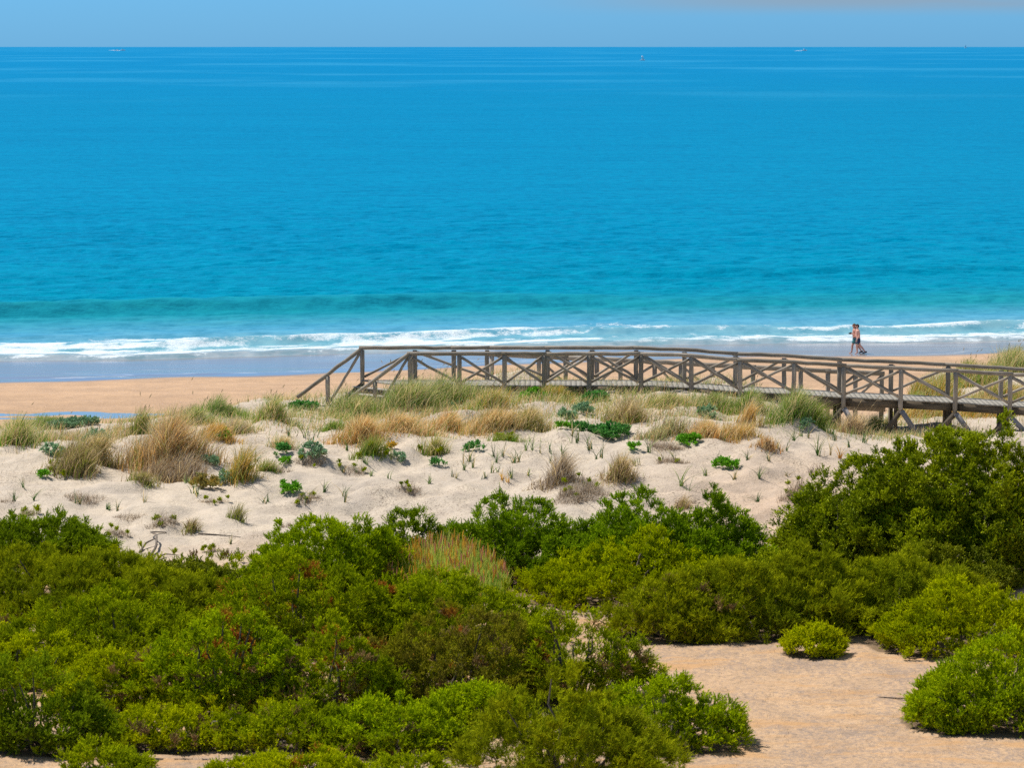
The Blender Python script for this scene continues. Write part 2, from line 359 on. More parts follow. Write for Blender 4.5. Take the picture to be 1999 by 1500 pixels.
def foliage(rg, C, Nrm, st, rust=0.0, dead=0.0, dens=1.0, rscale=1.0, FB=FB):
    """leaves for clumps at C (n,3) with outward normals Nrm; returns V, F, colour per face"""
    n = len(C); fine = 1 if st['K'] < 8 else 1.22; T = max(4, int(st['T'] * dens * fine)); K = st['K'] + (2 if fine > 1 else 0)
    R = st['R'] * rscale * rg.uniform(.7, 1.3, n)
    d = rg.normal(0, 1, (n, T, 3)) * .55 + Nrm[:, None] * .75 + np.array((0, 0, st['up'])) + np.array(st['lean'])
    d = unit(d)
    tl = R[:, None] * rg.uniform(.65, 1.25, (n, T))
    b = C[:, None] + d * (R * .1)[:, None, None] + rg.normal(0, .18, (n, T, 3)) * R[:, None, None]
    t = np.linspace(.25, 1, K)[None, None, :] + rg.uniform(-.05, .05, (n, T, K))
    P = b[:, :, None] + d[:, :, None] * (tl[:, :, None] * t)[..., None]
    P[..., 2] -= (tl[:, :, None] * t * t) * .10
    ld = unit(d[:, :, None] * 1.0 + rg.normal(0, .55, (n, T, K, 3)) + np.array((0, 0, .12)))
    side = unit(np.cross(ld, np.array((-.15, .1, 1.)) + rg.normal(0, .62, (n, T, K, 3))))
    ln = (st['L'] / fine * rg.uniform(.65, 1.3, (n, T, K)))[..., None]; wd = (st['W'] / (1 + (fine - 1) * .8) * rg.uniform(.8, 1.25, (n, T, K)))[..., None]
    if st['m'] == 'b':
        q = np.stack([P, P + ld * ln * .5 + side * wd, P + ld * ln, P + ld * ln * .5 - side * wd], -2); k = 4
    else:
        q = np.stack([P - side * wd, P + side * wd, P + ld * ln], -2); k = 3
    V = q.reshape(-1, 3); Fc = np.arange(len(V)).reshape(-1, k)
    cm = np.clip(.5 + .55 * fbm(C[:, 0] * .9, C[:, 1] * .9, 70, 3) + rg.normal(0, .22, n), 0, 1)
    ca, cb, ct = np.array(st['a']), np.array(st['b']), np.array(st['tip'])
    col = ca + (cb - ca) * cm[:, None]
    dd = rg.random(n); col = np.where((dd < dead)[:, None], GREYT * rg.uniform(.7, 1.2, (n, 1)), col)
    if rust > 0:
        rn = fbm(C[:, 0] * 1.1 + 31, C[:, 1] * 1.1, 90, 2)
        col = np.where(((rn > .30) & (rg.random(n) < rust))[:, None], RUST * rg.uniform(.7, 1.3, (n, 1)), col)
    tipw = np.clip((t - .6) / .4, 0, 1)[..., None] * .45 * cm[:, None, None, None]
    lc = col[:, None, None] * FB * rg.uniform(.78, 1.2, (n, T, K, 1)); lc = lc + (ct * FB - lc) * tipw * (dd >= dead)[:, None, None, None]
    return V, Fc, lc.reshape(-1, 3)

FOOT = []
def bush(name, label, px, py, wpx, hpx, style, seed, cat='bush', group=None, dr=.62, rust=0.0, dead=0.0, dens=17.0, spiky=.10, base=None, flat=2.0, twigs=34, bare=0.0):
    st = STY[style]; rg = np.random.default_rng(seed)
    g = ground_at(px, py) if base is None else np.array(base, float)
    sc = g[1] / F; a = wpx * sc / 2 * 1.08; h = hpx * sc * 1.05; b = min(a * dr, 2.2 + .25 * a)
    c = np.array((g[0], g[1] + b * 1.05)); c3 = np.array((c[0], c[1], float(terrain(c[0], c[1]))))
    hh = h * 1.0
    ph = rg.uniform(0, 6.28, 5)
    def outline(th): return 1 + .12 * np.sin(2 * th + ph[0]) + .11 * np.sin(3 * th + ph[1]) + .10 * np.sin(5 * th + ph[2]) + .05 * np.sin(9 * th + ph[3])
    def top(x, y, r):
        nz = .82 + .18 * fbm(x * .8 + seed, y * .8, seed, 2) + .20 * vn(x * 1.55, y * 1.55 + seed, seed + 5)
        return hh * np.power(np.clip(1 - r ** flat, .03, 1), .68) * nz
    R = st['R']; dd = dens * (.22 / R) ** 1.2
    n = max(6, int(np.pi * a * b * dd))
    th = rg.uniform(0, 6.283, n); r = np.sqrt(rg.random(n)); o = outline(th)
    x, y = a * r * np.cos(th) * o, b * r * np.sin(th) * o
    z = np.maximum(top(x, y, r) - R * .7 + np.abs(rg.normal(0, spiky, n)) * R * 2, .05)
    m = int(2 * np.pi * math.sqrt((a * a + b * b) / 2) * h * dd * 1.0) + 4     # sides down to the sand
    th2 = rg.uniform(0, 6.283, m); hz_ = rg.random(m); r2 = 1.02 - .42 * rg.random(m) ** 1.4; o2 = outline(th2) * (1 + .16 * vn(th2 * a * 1.3, hz_ * h * 1.8 + seed, seed + 9))
    x2, y2 = a * r2 * np.cos(th2) * o2, b * r2 * np.sin(th2) * o2
    z2 = np.maximum(top(x2, y2, np.minimum(r2, .97) * .9) * hz_ ** 1.1 * .95, .04)
    k = int(n * 1.3); th3 = rg.uniform(0, 6.283, k); r3 = .93 * np.sqrt(rg.random(k)); x3, y3 = a * r3 * np.cos(th3), b * r3 * np.sin(th3)
    z3 = top(x3, y3, r3) * rg.uniform(.25, .88, k)
    # hollows: gaps in the outer shell that show the shaded inside
    k1 = (vn(x * 1.9 + seed, y * 1.9 + z * 1.5, seed + 11) > -.50) & (vn(x * .95 + seed, y * 1.1 + z * 1.3, seed + 21) > -.52); x, y, z = x[k1], y[k1], z[k1]
    k2 = (vn(x2 * 1.9 + seed, y2 * 1.9 + z2 * 2.6, seed + 12) > -.45) & (vn(x2 * .95 + seed, y2 * 1.1 + z2 * 1.6, seed + 22) > -.48); x2, y2, z2 = x2[k2], y2[k2], z2[k2]
    X = np.concatenate([x, x2, x3]); Y = np.concatenate([y, y2, y3]); Z = np.concatenate([z, z2, z3])
    if bare > 0:
        keep = fbm(X * .9 + 7, Y * .9 + Z, seed + 40, 2) > -1 + bare; X, Y, Z = X[keep], Y[keep], Z[keep]
    Nn = unit(np.stack([X / a ** 2 , Y / b ** 2, np.maximum(Z, .1) / h ** 2 * .8 + .05], -1))
    gz = terrain(X + c[0], Y + c[1]) - c3[2]
    C = np.stack([X, Y, Z + gz], -1)
    V, Fc, col = foliage(rg, C, Nn, st, rust, dead)
    FOOT.append((c[0], c[1], a, b))
    rt = root(name, tuple(c3), label, cat, group)
    mesh_np('foliage', V, [Fc], M_broad if st['m'] == 'b' else M_leaf, rt, col)
    if twigs:
        mb = MB()
        for i in rg.choice(len(C), min(twigs, len(C)), replace=False):
            p1 = C[i] * rg.uniform(.88, 1.1); p0 = np.array((p1[0] * .25 + rg.normal(0, .08), p1[1] * .25 + rg.normal(0, .08), -.05))
            q = np.linspace(0, 1, 6)[:, None]; P = p0 + (p1 - p0) * q; P[:, 2] += np.sin(q[:, 0] * np.pi) * rg.uniform(-.15, .05) * h
            P[1:-1] += rg.normal(0, .05, (4, 3)); mb.tube(P, np.linspace(.045, .012, 6) * min(1, .4 + h / 2), 5, cap=False)
        mb.build('branches', M_twig, rt, smooth=True)
    return rt

GC = dict(green=((.10, .19, .02), (.17, .23, .04)), tan=((.37, .28, .13), (.54, .43, .24)), gold=((.36, .22, .04), (.42, .27, .06)), orange=((.37, .20, .06), (.50, .32, .13)), fresh=((.045, .085, .030), (.085, .13, .055)),
          olive=((.15, .18, .03), (.24, .22, .06)), brown=((.17, .12, .07), (.26, .19, .11)), grey=((.22, .18, .14), (.33, .28, .22)), sage=((.16, .22, .08), (.26, .29, .12)))
def blades(rg, n, bx, by, bz, hgt, mix, spread=.35, lean=(.22, 0), width=.011, seg=3):
    """curved grass blades rooted at bx,by,bz"""
    th = rg.uniform(0, 6.283, n); sp = np.abs(rg.normal(0, spread, n))
    d = np.stack([np.cos(th) * sp + lean[0] + rg.normal(0, .08, n), np.sin(th) * sp + lean[1]], -1)
    H = hgt * rg.uniform(.55, 1.15, n)
    t = np.linspace(0, 1, seg + 1)
    P = np.zeros((n, seg + 1, 3))
    P[..., 0] = bx[:, None] + d[:, None, 0] * H[:, None] * t ** 1.8 * 1.1
    P[..., 1] = by[:, None] + d[:, None, 1] * H[:, None] * t ** 1.8 * 1.1
    P[..., 2] = bz[:, None] - .03 + H[:, None] * t * (1 - .28 * np.minimum(np.hypot(d[:, 0], d[:, 1]), 1.2)[:, None] * t)
    a = rg.uniform(0, 3.14, n); wv = np.stack([np.cos(a), np.sin(a) * .6, 0 * a], -1)[:, None] * (width * (1 - .85 * t))[None, :, None]
    V = np.stack([P - wv, P + wv], 2).reshape(-1, 3)
    i = (np.arange(n) * (seg + 1) * 2)[:, None] + (np.arange(seg) * 2)[None]
    Fc = np.stack([i, i + 1, i + 3, i + 2], -1).reshape(-1, 4)
    names = list(mix); w = np.array([mix[k] for k in names], float); w /= w.sum()
    ch = rg.choice(len(names), n, p=w)
    A = np.array([GC[k][0] for k in names])[ch]; B = np.array([GC[k][1] for k in names])[ch]
    s = np.linspace(0, 1, seg)[None, :, None]
    col = (A[:, None] + (B - A)[:, None] * s) * 1.9 * rg.uniform(.72, 1.2, (n, 1, 1))
    return V, Fc, col.reshape(-1, 3)

def tussock(name, label, px, py, wpx, hpx, mix, seed, cat='grass clump', group=None, dens=260, heads=0, dr=.6, lean=.25, spread=.38, base=None, under=None, width=.012):
    rg = np.random.default_rng(seed)
    g = ground_at(px, py) if base is None else np.array(base, float)
    sc = g[1] / F; a = wpx * sc / 2 * 1.0; h = hpx * sc * .98; b = max(.2, a * dr)
    c = np.array((g[0], g[1] + b * .8)); z0 = float(terrain(c[0], c[1]))
    n = int(min(9000, max(120, np.pi * a * b * dens * 4.2)))
    th = rg.uniform(0, 6.283, n); r = np.minimum(np.abs(rg.normal(0, .56, n)), 1.15) * (1 + .2 * np.sin(3 * th + seed) + .12 * np.sin(7 * th + seed * 2))
    x, y = a * r * np.cos(th), b * r * np.sin(th); z = terrain(x + c[0], y + c[1]) - z0
    hl = h * (1.08 - .55 * np.clip(r / 1.25, 0, 1) ** 2) * (.75 + .45 * vn(x * 2.1 + seed, y * 2.1, seed))
    V, Fc, col = blades(rg, n, x, y, z, hl, mix, spread, (lean, 0), width)
    rt = root(name, (c[0], c[1], z0), label, cat, group)
    mesh_np('blades', V, [Fc], M_grass, rt, col)
    if heads:
        k = int(heads); i = rg.choice(n, min(k, n), replace=False); k = len(i)
        V, Fc, col = blades(rg, k, x[i], y[i], z[i], hl[i] * 1.45, {'tan': 1, 'grey': .3}, .22, (lean * 1.2, 0), .005, 4)
        tips = V.reshape(k, 5, 2, 3).mean(2); p = tips[:, 4]; d = unit(tips[:, 4] - tips[:, 3])
        hv = np.stack([p - d * .12, p - d * .05 + np.array((.016, 0, 0)), p + d * .04, p - d * .05 - np.array((.016, 0, 0))], 1).reshape(-1, 3)
        hf = np.arange(len(hv)).reshape(-1, 4) + len(V)
        mesh_np('seed_heads', np.vstack([V, hv]), [Fc, hf], M_grass, rt, np.vstack([col, np.tile((.50, .38, .22), (len(hf), 1)) * rg.uniform(.8, 1.15, (len(hf), 1))]))
    if under:
        m = max(4, int(np.pi * a * b * 16)); th = rg.uniform(0, 6.283, m); r = np.sqrt(rg.random(m)) * .95
        C = np.stack([a * r * np.cos(th), b * r * np.sin(th), np.abs(rg.normal(0, .12 * h, m)) + .04], -1); C[:, 2] += terrain(C[:, 0] + c[0], C[:, 1] + c[1]) - z0
        V, Fc, col = foliage(rg, C, np.tile((0, 0, 1.), (m, 1)), STY[under], rscale=.6)
        mesh_np('undergrowth', V, [Fc], M_leaf, rt, col)
    return rt

def leafy(name, label, px, py, wpx, hpx, colA, colB, seed, cat='plant', group=None, leaf=(.075, .021), n_rel=1.0, up=.7):
    """low leafy dune plant: rosettes of broad leaves"""
    rg = np.random.default_rng(seed); g = ground_at(px, py); sc = g[1] / F
    a = wpx * sc / 2; h = hpx * sc; b = a * .75; cy = g[1] + b * .6; z0 = float(terrain(g[0], cy))
    n = max(9, int(np.pi * a * b * 150 * n_rel)); th = rg.uniform(0, 6.283, n); r = np.sqrt(rg.random(n)) * (1 + .22 * np.sin(2 * th + seed))
    x, y = a * r * np.cos(th), b * r * np.sin(th)
    C = np.stack([x, y, terrain(x + g[0], y + cy) - z0 + h * .6 * rg.uniform(.05, 1, n) * (1 - .5 * np.clip(r, 0, 1) ** 2)], -1)
    st = dict(a=colA, b=colB, tip=tuple(v * 1.25 for v in colB), L=leaf[0], W=leaf[1], R=.085, T=8, K=5, lean=(.05, 0, .1), up=up, m='b')
    V, Fc, col = foliage(rg, C, unit(np.stack([x / a, y / b, 0 * x + .8], -1)), st, FB=1.65)
    o = mesh_np(name, V, [Fc], M_broad, None, col, loc=(g[0], cy, z0)); return tag(o, label, cat, group)

def strap(name, label, px, py, hpx, seed, n=9, mix=None, cat='plant', group=None, spread=.6):
    """tuft of strap leaves"""
    rg = np.random.default_rng(seed); g = ground_at(px, py); sc = g[1] / F; h = hpx * sc
    k = rg.integers(1, 4); cx = rg.normal(0, h * .35, k); cyy = rg.normal(0, h * .3, k); w = rg.integers(0, k, n)
    bx = cx[w] + rg.normal(0, .02, n); by = cyy[w] + rg.normal(0, .02, n); bz = terrain(bx + g[0], by + g[1]) - g[2]
    V, Fc, col = blades(rg, n, bx, by, bz, h * 1.35, mix or {'fresh': 2, 'green': 1, 'tan': .5}, spread, (.05, 0), .016, 4)
    o = mesh_np(name, V, [Fc], M_grass, None, col, loc=tuple(g)); return tag(o, label, cat, group)

def twigmat(name, label, px, py, wpx, hpx, seed, mix=None, cat='dry shrub', group=None, green=None, n=None):
    """low mat of dry wiry twigs"""
    rg = np.random.default_rng(seed); g = ground_at(px, py); sc = g[1] / F; a = wpx * sc / 2; h = hpx * sc; b = a * .6
    n = n or int(max(60, np.pi * a * b * 900)); th = rg.uniform(0, 6.283, n); r = np.sqrt(rg.random(n)) * (1 + .25 * np.sin(3 * th + seed)); x, y = a * r * np.cos(th), b * r * np.sin(th)
    bz = terrain(x + g[0], y + g[1] + b * .6) - g[2]
    V, Fc, col = blades(rg, n, x, y, bz, h * (1.1 - .6 * np.clip(r, 0, 1)), mix or {'grey': 2, 'brown': 1.4}, .9, (.15, 0), .006, 2)
    fs = [Fc]
    if green:
        m = max(4, int(np.pi * a * b * 30 * green)); i = rg.choice(n, m)
        C = np.stack([x[i], y[i], bz[i] + h * .5 * rg.random(m)], -1)
        V2, F2, c2 = foliage(rg, C, np.tile((0, 0, 1.), (m, 1)), STY['olive'], rscale=.45)
        fs.append(F2 + len(V)); V = np.vstack([V, V2]); col = np.vstack([col, c2])
    o = mesh_np(name, V, fs, M_dry, None, col, loc=(g[0], g[1] + b * .6, g[2])); return tag(o, label, cat, group)

# ------------------------------------------------------------------ ground, sea, pools
for px, py, r, h in [(350, 925, 1.1, .30), (140, 920, .9, .25), (270, 955, .5, .15), (470, 945, .7, .2), (720, 880, 1.2, .28), (840, 870, .9, .2), (1000, 850, .9, .18), (1220, 820, .9, .2),
                     (1330, 870, 1.2, .15), (1490, 885, .6, .2), (1210, 950, .8, .32), (1100, 955, .9, .25), (1120, 985, .7, .22), (560, 905, .9, .22), (420, 865, .7, .18), (320, 1040, .8, .2), (370, 1045, .4, .15), (1560, 985, .7, .35), (1330, 1000, .6, .2)]:
    g = ground_at(px, py); HUM.append((g[0], g[1] + .4, r, h))

def axis(*segs):
    out = []
    for a, b, st in segs: out.append(np.arange(a, b, st))
    return np.concatenate(out + [[segs[-1][1]]])
def grid(xs, ys, zf):
    X, Y = np.meshgrid(xs, ys); Z = zf(X, Y)
    V = np.stack([X, Y, Z], -1).reshape(-1, 3); nx, ny = len(xs), len(ys)
    i = (np.arange(ny - 1)[:, None] * nx + np.arange(nx - 1)[None]).reshape(-1)
    return V, np.stack([i, i + 1, i + nx + 1, i + nx], -1)
gx = axis((-14000, -400, 3400), (-400, -80, 20), (-80, -34, 1.0), (-34, -18, .3), (-18, 19, .105), (19, 36, .3), (36, 80, 1.0), (80, 400, 20), (400, 14000, 3400))
gy = axis((-120, 44, 8), (44, 56, .4), (56, 106, .115), (106, 200, .34), (200, 300, 10), (300, 13000, 1800))
V, Fq = grid(gx, gy, terrain)
s = shore_s(V[:, 0], V[:, 1]); Xv, Yv, Zv = V.T
beachc = np.array((.575, .385, .245)); dunec = np.array((.65, .553, .44)); clearc = np.array((.63, .425, .26)); warm = np.array((.60, .42, .29))
wd = sstep(1.4, 2.4, Zv + .3 * fbm(Xv * .3, Yv * .3, 60)) * (s > 10)
wf = 1 - sstep(73, 79, Yv + 1.2 * fbm(Xv * .4, Yv * .4, 61))
bv = 1 + .13 * fbm(Xv * .05, Yv * .45, 64) + .05 * vn(Xv * .5, Yv * 1.2, 65)
tint = beachc * bv[:, None]; tint = tint + (dunec - tint) * wd[:, None]
ws = sstep(2, 7, Xv) * sstep(94, 80, Yv) * .7
tint = tint + (warm - tint) * ws[:, None]
tint = tint + (clearc - tint) * wf[:, None]
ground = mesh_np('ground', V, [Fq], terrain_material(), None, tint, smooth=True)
kind(ground, 'structure')
bound = 14.6 - .10 * (Xv - 0) + 1.6 * vn(Xv * .16, Yv * 0 + 2, 77)
float_attr(ground, 'wet', np.clip(.5 + (bound - s) * .14, 0, 1) * (s > -40))
float_attr(ground, 'litter', wd * (1 - wf) * np.clip(.55 + .8 * fbm(Xv * .35, Yv * .35, 62), .15, 1))
float_attr(ground, 'clearing', wf)

rgw = np.random.default_rng(5)
WV = [(lam, rgw.normal(0, .38), rgw.uniform(0, 6.28), .0070 * lam * rgw.uniform(.6, 1.3) * (1.35 if lam < 3 else .6)) for lam in np.geomspace(.9, 5.5, 44)]
def ridge(off, c, h, wf_, wb): 
    d = off - c; return h * np.where(d < 0, np.exp(-(d / wf_) ** 2), np.exp(-(d / wb) ** 2))
def seaz(X, Y, want='z'):
    off = -shore_s(X, Y)
    near = sstep(76, 60, np.abs(X)) * sstep(430, 250, Y)
    w1 = 1.0 + .9 * vn(X * .22, 0 * X + .5, 101) + .5 * vn(X * .8, 0 * X, 102)
    c2 = 7.2 + 1.5 * vn(X * .09, 0 * X + 4, 103) + .5 * vn(X * .5, 0 * X, 104)
    a2 = (.26 + .10 * vn(X * .16, 0 * X + 1, 105)) * sstep(-34, -14, X) + .16 * np.exp(-((X - 32) / 6) ** 2) + .10
    c3 = 30 + 1.8 * vn(X * .05, 0 * X + 9, 106); a3 = .30 + .6 * sstep(14, -8, X)
    c4 = 56 + 3 * vn(X * .05, 0 * X + 2, 107); a4 = .2 + .45 * np.exp(-((X - 20) / 16) ** 2)
    c5 = 92 + 3 * vn(X * .04, 0 * X + 6, 108); a5 = .34 * np.exp(-((X + 5) / 22) ** 2) + .1
    if want == 'foam':
        f = np.full(X.shape, -.3)
        band = sstep(-.6, .5, off - w1 + 1) * sstep(19 + 3 * vn(X * .1, 0 * X, 110), 9, off)
        f = f + band * (.80 + .22 * vn(X * .13, off * .35, 111) + .20 * vn(X * .6, off * .9, 112))
        f = np.maximum(f, ridge(off, w1 + 2.0, 1.06, 1.9, 4.6) + .16 * vn(X * .4, off * .6, 114) - .41)
        f = np.maximum(f, ridge(off, c2, 1.0, 1.4, 2.4) * .98 - .42 + .16 * vn(X * .35, off * .5 + 3, 115))
        return f * near - .3 * (1 - near)
    z = ridge(off, w1, .20, .7, 2.2) + ridge(off, c2, 1, .75, 2.6) * a2 + ridge(off, 13.5, .12, 1.2, 2.5) + ridge(off, c3, 1, 1.3, 4.5) * a3 + ridge(off, c4, 1, 1.6, 5) * a4 + ridge(off, c5, 1, 2.5, 6) * a5
    ch = 0
    for lam, an, phs, am in WV:
        k = 6.283 / lam; ch = ch + am * np.sin((X * math.sin(an) + Y * math.cos(an)) * k + phs + 1.5 * vn(X / lam * .22, Y / lam * .22, int(lam * 97)))
    z = z + ch * sstep(0, 22, off) * (.5 + .5 * sstep(10, 60, off))
    z = z + .05 * fbm(X * 1.2, Y * 1.2, 113, 3) * np.exp(-((off - 6) / 6) ** 2)
    return z * near - .35 * (1 - sstep(-3.5, -.5, off))
sx = axis((-16000, -1000, 3000), (-1000, -76, 154), (-76, -36, .9), (-36, 37, .24), (37, 76, .9), (76, 1000, 154), (1000, 16000, 3000))
sy = np.concatenate([axis((-120, 160, 40), (160, 174, 2), (174, 232, .20), (232, 432, .4)), np.geomspace(440, 12300, 40)])
V, Fq = grid(sx, sy, seaz)
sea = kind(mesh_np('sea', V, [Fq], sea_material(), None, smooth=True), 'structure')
float_attr(sea, 'foam', seaz(V[:, 0], V[:, 1], 'foam'))

M_pool = pool_material()
for cx, w, d in ((-21, 12.5, 6), (18.7, 3.2, 5)):
    cy = 185.2 + .215 * cx - 33.3 / .978
    xs = np.linspace(-w, w, 60); ys = np.linspace(-d, d, 16)
    X, Y = np.meshgrid(xs, ys); Z = np.full(X.shape, .77)
    V = np.stack([X + cx, Y + cy + .215 * X, Z], -1).reshape(-1, 3); V[:, 2] = .77
    i = (np.arange(15)[:, None] * 60 + np.arange(59)[None]).reshape(-1)
    kind(mesh_np('water', V, [np.stack([i, i + 1, i + 61, i + 60], -1)], M_pool), 'structure')

# ------------------------------------------------------------------ boardwalk
NEAR = [801, 897, 985, 1062, 1150, 1251, 1349, 1444, 1549, 1646, 1758, 1864, 1971, 2080, 2190, 2300]
FAR = [707, 810, 886, 951, 1069, 1156, 1242, 1336, 1436, 1531, 1639, 1740, 1851, 1955, 2062, 2170, 2280]
DKX = [600, 801, 1251, 1349, 1444, 1549, 1646, 1758, 1864, 1971, 2080, 2300]
DKY = [752, 752, 752, 756, 764, 768, 775, 780, 785, 792, 798, 812]
YN, YF = 100.0, 101.45
def wx(px, Y): return float(at(px, 750, Y)[0])
DZX = [wx(p, YN) for p in DKX]; DZZ = [float(at(p, q, YN)[2]) for p, q in zip(DKX, DKY)]
def dz(x): return float(np.interp(x, DZX, DZZ))
RH = 1.04
bw = root('boardwalk', (wx(1251, YN), YN + .7, dz(wx(1251, YN)) - .3), 'weathered wooden boardwalk with cross braced log railings and steps down to the beach', 'boardwalk')
bo = np.array(bw.location)
def part(mb, name, mat=None, parent=bw, smooth=True): return mb.build(name, mat or M_wood, parent, smooth, loc=bo)
A = np.array((wx(707, YF), YF)); B = np.array((wx(801, YN), YN))
xn = [wx(p, YN) for p in NEAR]; xf = [wx(p, YF) for p in FAR]
# deck boards, fanning from the skewed left end to straight cross boards
mb = MB(); x1 = xn[-1]; nb = 150
for i in range(nb):
    t0, t1 = i / nb, (i + .985) / nb
    q = []
    for t in (t0, t1): q.append((B[0] - .08 + (x1 - B[0]) * t, YN - .09))
    for t in (t1, t0):
        xx = B[0] + (x1 - B[0]) * t; k = max(0, 1 - t * 7); q.append((xx + (A[0] - B[0]) * k - .06, YF + .09))
    mb.prism([(x, y, dz(x) + random.uniform(-.006, .006)) for x, y in q], .045)
part(mb, 'deck', M_deck, smooth=False)
for (y, x0) in ((YN + .02, xn[0]), (YF - .02, xf[0])):
    for i in range(len(xn) - 1):
        a_, b_ = (xn[i], xn[i + 1]) if y < 100.5 else (xf[i + 1], xf[i + 2])
        mb = MB(); mb.plank((a_, y, dz(a_) - .175), (b_ - .006, y, dz(b_) - .175), (0, 0, 1), .25, .07); part(mb, 'beam', M_wood_dark, smooth=False)
def post(x, y, top, bot, r=.083):
    mb = MB(); mb.log((x, y, bot), (x, y, top), r, 6, 12, .006); part(mb, 'post')
for i, x in enumerate(xn): post(x, YN - .11, dz(x) + RH - .05, max(float(terrain(x, YN - .11)) - .4, dz(x) - .48) if i < 9 else dz(x) - .44, .077)
for i, x in enumerate(xf): post(x, YF + .11, dz(x) + RH - .05, min(float(terrain(x, YF + .11)) - .4, dz(x) - .5), .077)
def rails(xs, y, ri, lift=0):
    i = 0
    while i < len(xs) - 1:
        j = min(i + random.choice((1, 2, 2)), len(xs) - 1)
        mb = MB()
        pts = []
        for k in range(i, j):
            for t in np.linspace(0, 1, 5)[: 5 if k == j - 1 else 4]:
                x = xs[k] + (xs[k + 1] - xs[k]) * t; pts.append((x, y + random.gauss(0, .008), dz(x) + RH + lift + random.gauss(0, .007)))
        pts[0] = (pts[0][0] - .10, *pts[0][1:]); pts[-1] = (pts[-1][0] + .08, *pts[-1][1:])
        mb.tube(pts, [ri * (1 + random.uniform(-.07, .07)) for _ in pts], 12); part(mb, 'handrail')
        i = j
rails(xn, YN - .11, .066); rails(xf, YF + .11, .064, .03)
def brace(x0, x1, y, kinds, r=.047):
    lo, hi = .10, RH - .12
    if 'd' in kinds:
        mb = MB(); mb.log((x0 + .07, y, dz(x0) + hi), (x1 - .07, y, dz(x1) + lo), r); part(mb, 'brace')
    if 'u' in kinds:
        mb = MB(); mb.log((x0 + .07, y + .07, dz(x0) + lo), (x1 - .07, y + .07, dz(x1) + hi), r); part(mb, 'brace')
KN = ['d', 'du', 'du', 'du', 'du', 'du', 'du', 'du', 'd', 'du', 'd', 'du', 'du', 'd', 'du']
for i in range(len(xn) - 1): brace(xn[i], xn[i + 1], YN - .11, KN[i])
brace(xf[1], xf[3], YF + .11, 'd')
for i in range(3, len(xf) - 1): brace(xf[i], xf[i + 1], YF + .11, 'du' if i % 3 else 'd')
# trestles under the right half
for i in range(8, len(xn) - 1):
    x = xn[i]; zt = dz(x) - .24
    if zt - float(terrain(x, YN)) < .25: continue
    for y in (YN + .12, YF - .12):
        gz = float(terrain(x, y)) - .3
        mb = MB(); mb.plank((x - .12, y + .09, zt), (x - .12, y + .09, gz), (1, 0, 0), .11, .11); part(mb, 'support_post', M_wood_dark, smooth=False)
    gy_ = YN - .12
    gl = float(terrain(x - .55, gy_)) - .1
    mb = MB(); mb.plank((x - .02, gy_ - .02, zt - .14), (x - .62, gy_ - .02, gl), (1, 0, .5), .17, .06); part(mb, 'strut', M_wood_dark, smooth=False)
    gl = float(terrain(x + .5, gy_)) - .1
    mb = MB(); mb.plank((x + .02, gy_ - .10, zt - .12), (x + .56, gy_ - .10, gl), (1, 0, -.5), .17, .06); part(mb, 'strut', M_wood_pale, smooth=False)
    mb = MB(); mb.plank((x - .12, YN + .02, zt - .05), (x - .12, YF - .02, zt - .05), (0, 0, 1), .14, .08); part(mb, 'crossbeam', M_wood_dark, smooth=False)
# steps at the left end
zA = dz(A[0]); e = (B - A); run, drop = .265, .205
for k in range(1, 9):
    sh = np.array((-run * k, 0)); z = zA - drop * k
    p0, p1 = A + sh + np.array((-.06, .08)), B + sh + np.array((-.06, -.02))
    fr = np.array((.30, 0))
    mb = MB(); mb.prism([(*p0, z), (*(p0 + fr), z), (*(p1 + fr), z), (*p1, z)], .05)
    part(mb, 'step', M_deck, smooth=False)
    mb = MB(); q0, q1 = p0 + np.array((.05, -.02)), p1 + np.array((.05, .02)); mb.plank((*q0, z - .125), (*q1, z - .125), (0, 0, 1), .14, .03); part(mb, 'riser', M_wood_dark, smooth=False)
for o in (A + np.array((.02, .03)), B + np.array((.02, -.03))):
    mb = MB(); mb.plank((o[0], o[1], zA - .16), (o[0] - run * 8.3, o[1], zA - .16 - drop * 8.3), (0, 0, 1), .2, .06); part(mb, 'stringer', M_wood_dark, smooth=False)
rl = 8.2
for o, r in ((A + np.array((0, .11)), .066), (B + np.array((0, -.11)), .066)):
    p0 = np.array((o[0], o[1], zA + RH + .02)); p1 = p0 + np.array((-run * rl, 0, -drop * rl * .98))
    mb = MB(); mb.log(p0, p1, r, 9, 12, .008); part(mb, 'handrail')
    xm = -run * 4.35; pm = np.array((o[0] + xm, o[1], 0)); top = zA + RH - drop * 4.35
    post(pm[0], pm[1], top - .03, top - 1.6, .075)
    mb = MB(); mb.log((o[0] - .07, o[1], zA + RH - .13), (pm[0] + .09, pm[1], top - .86), .047); part(mb, 'brace')
mb = MB(); mb.log((B[0] - .08, YF + .11, zA + RH - .16), (A[0] + .07, YF + .11, zA + .1), .042); part(mb, 'brace')

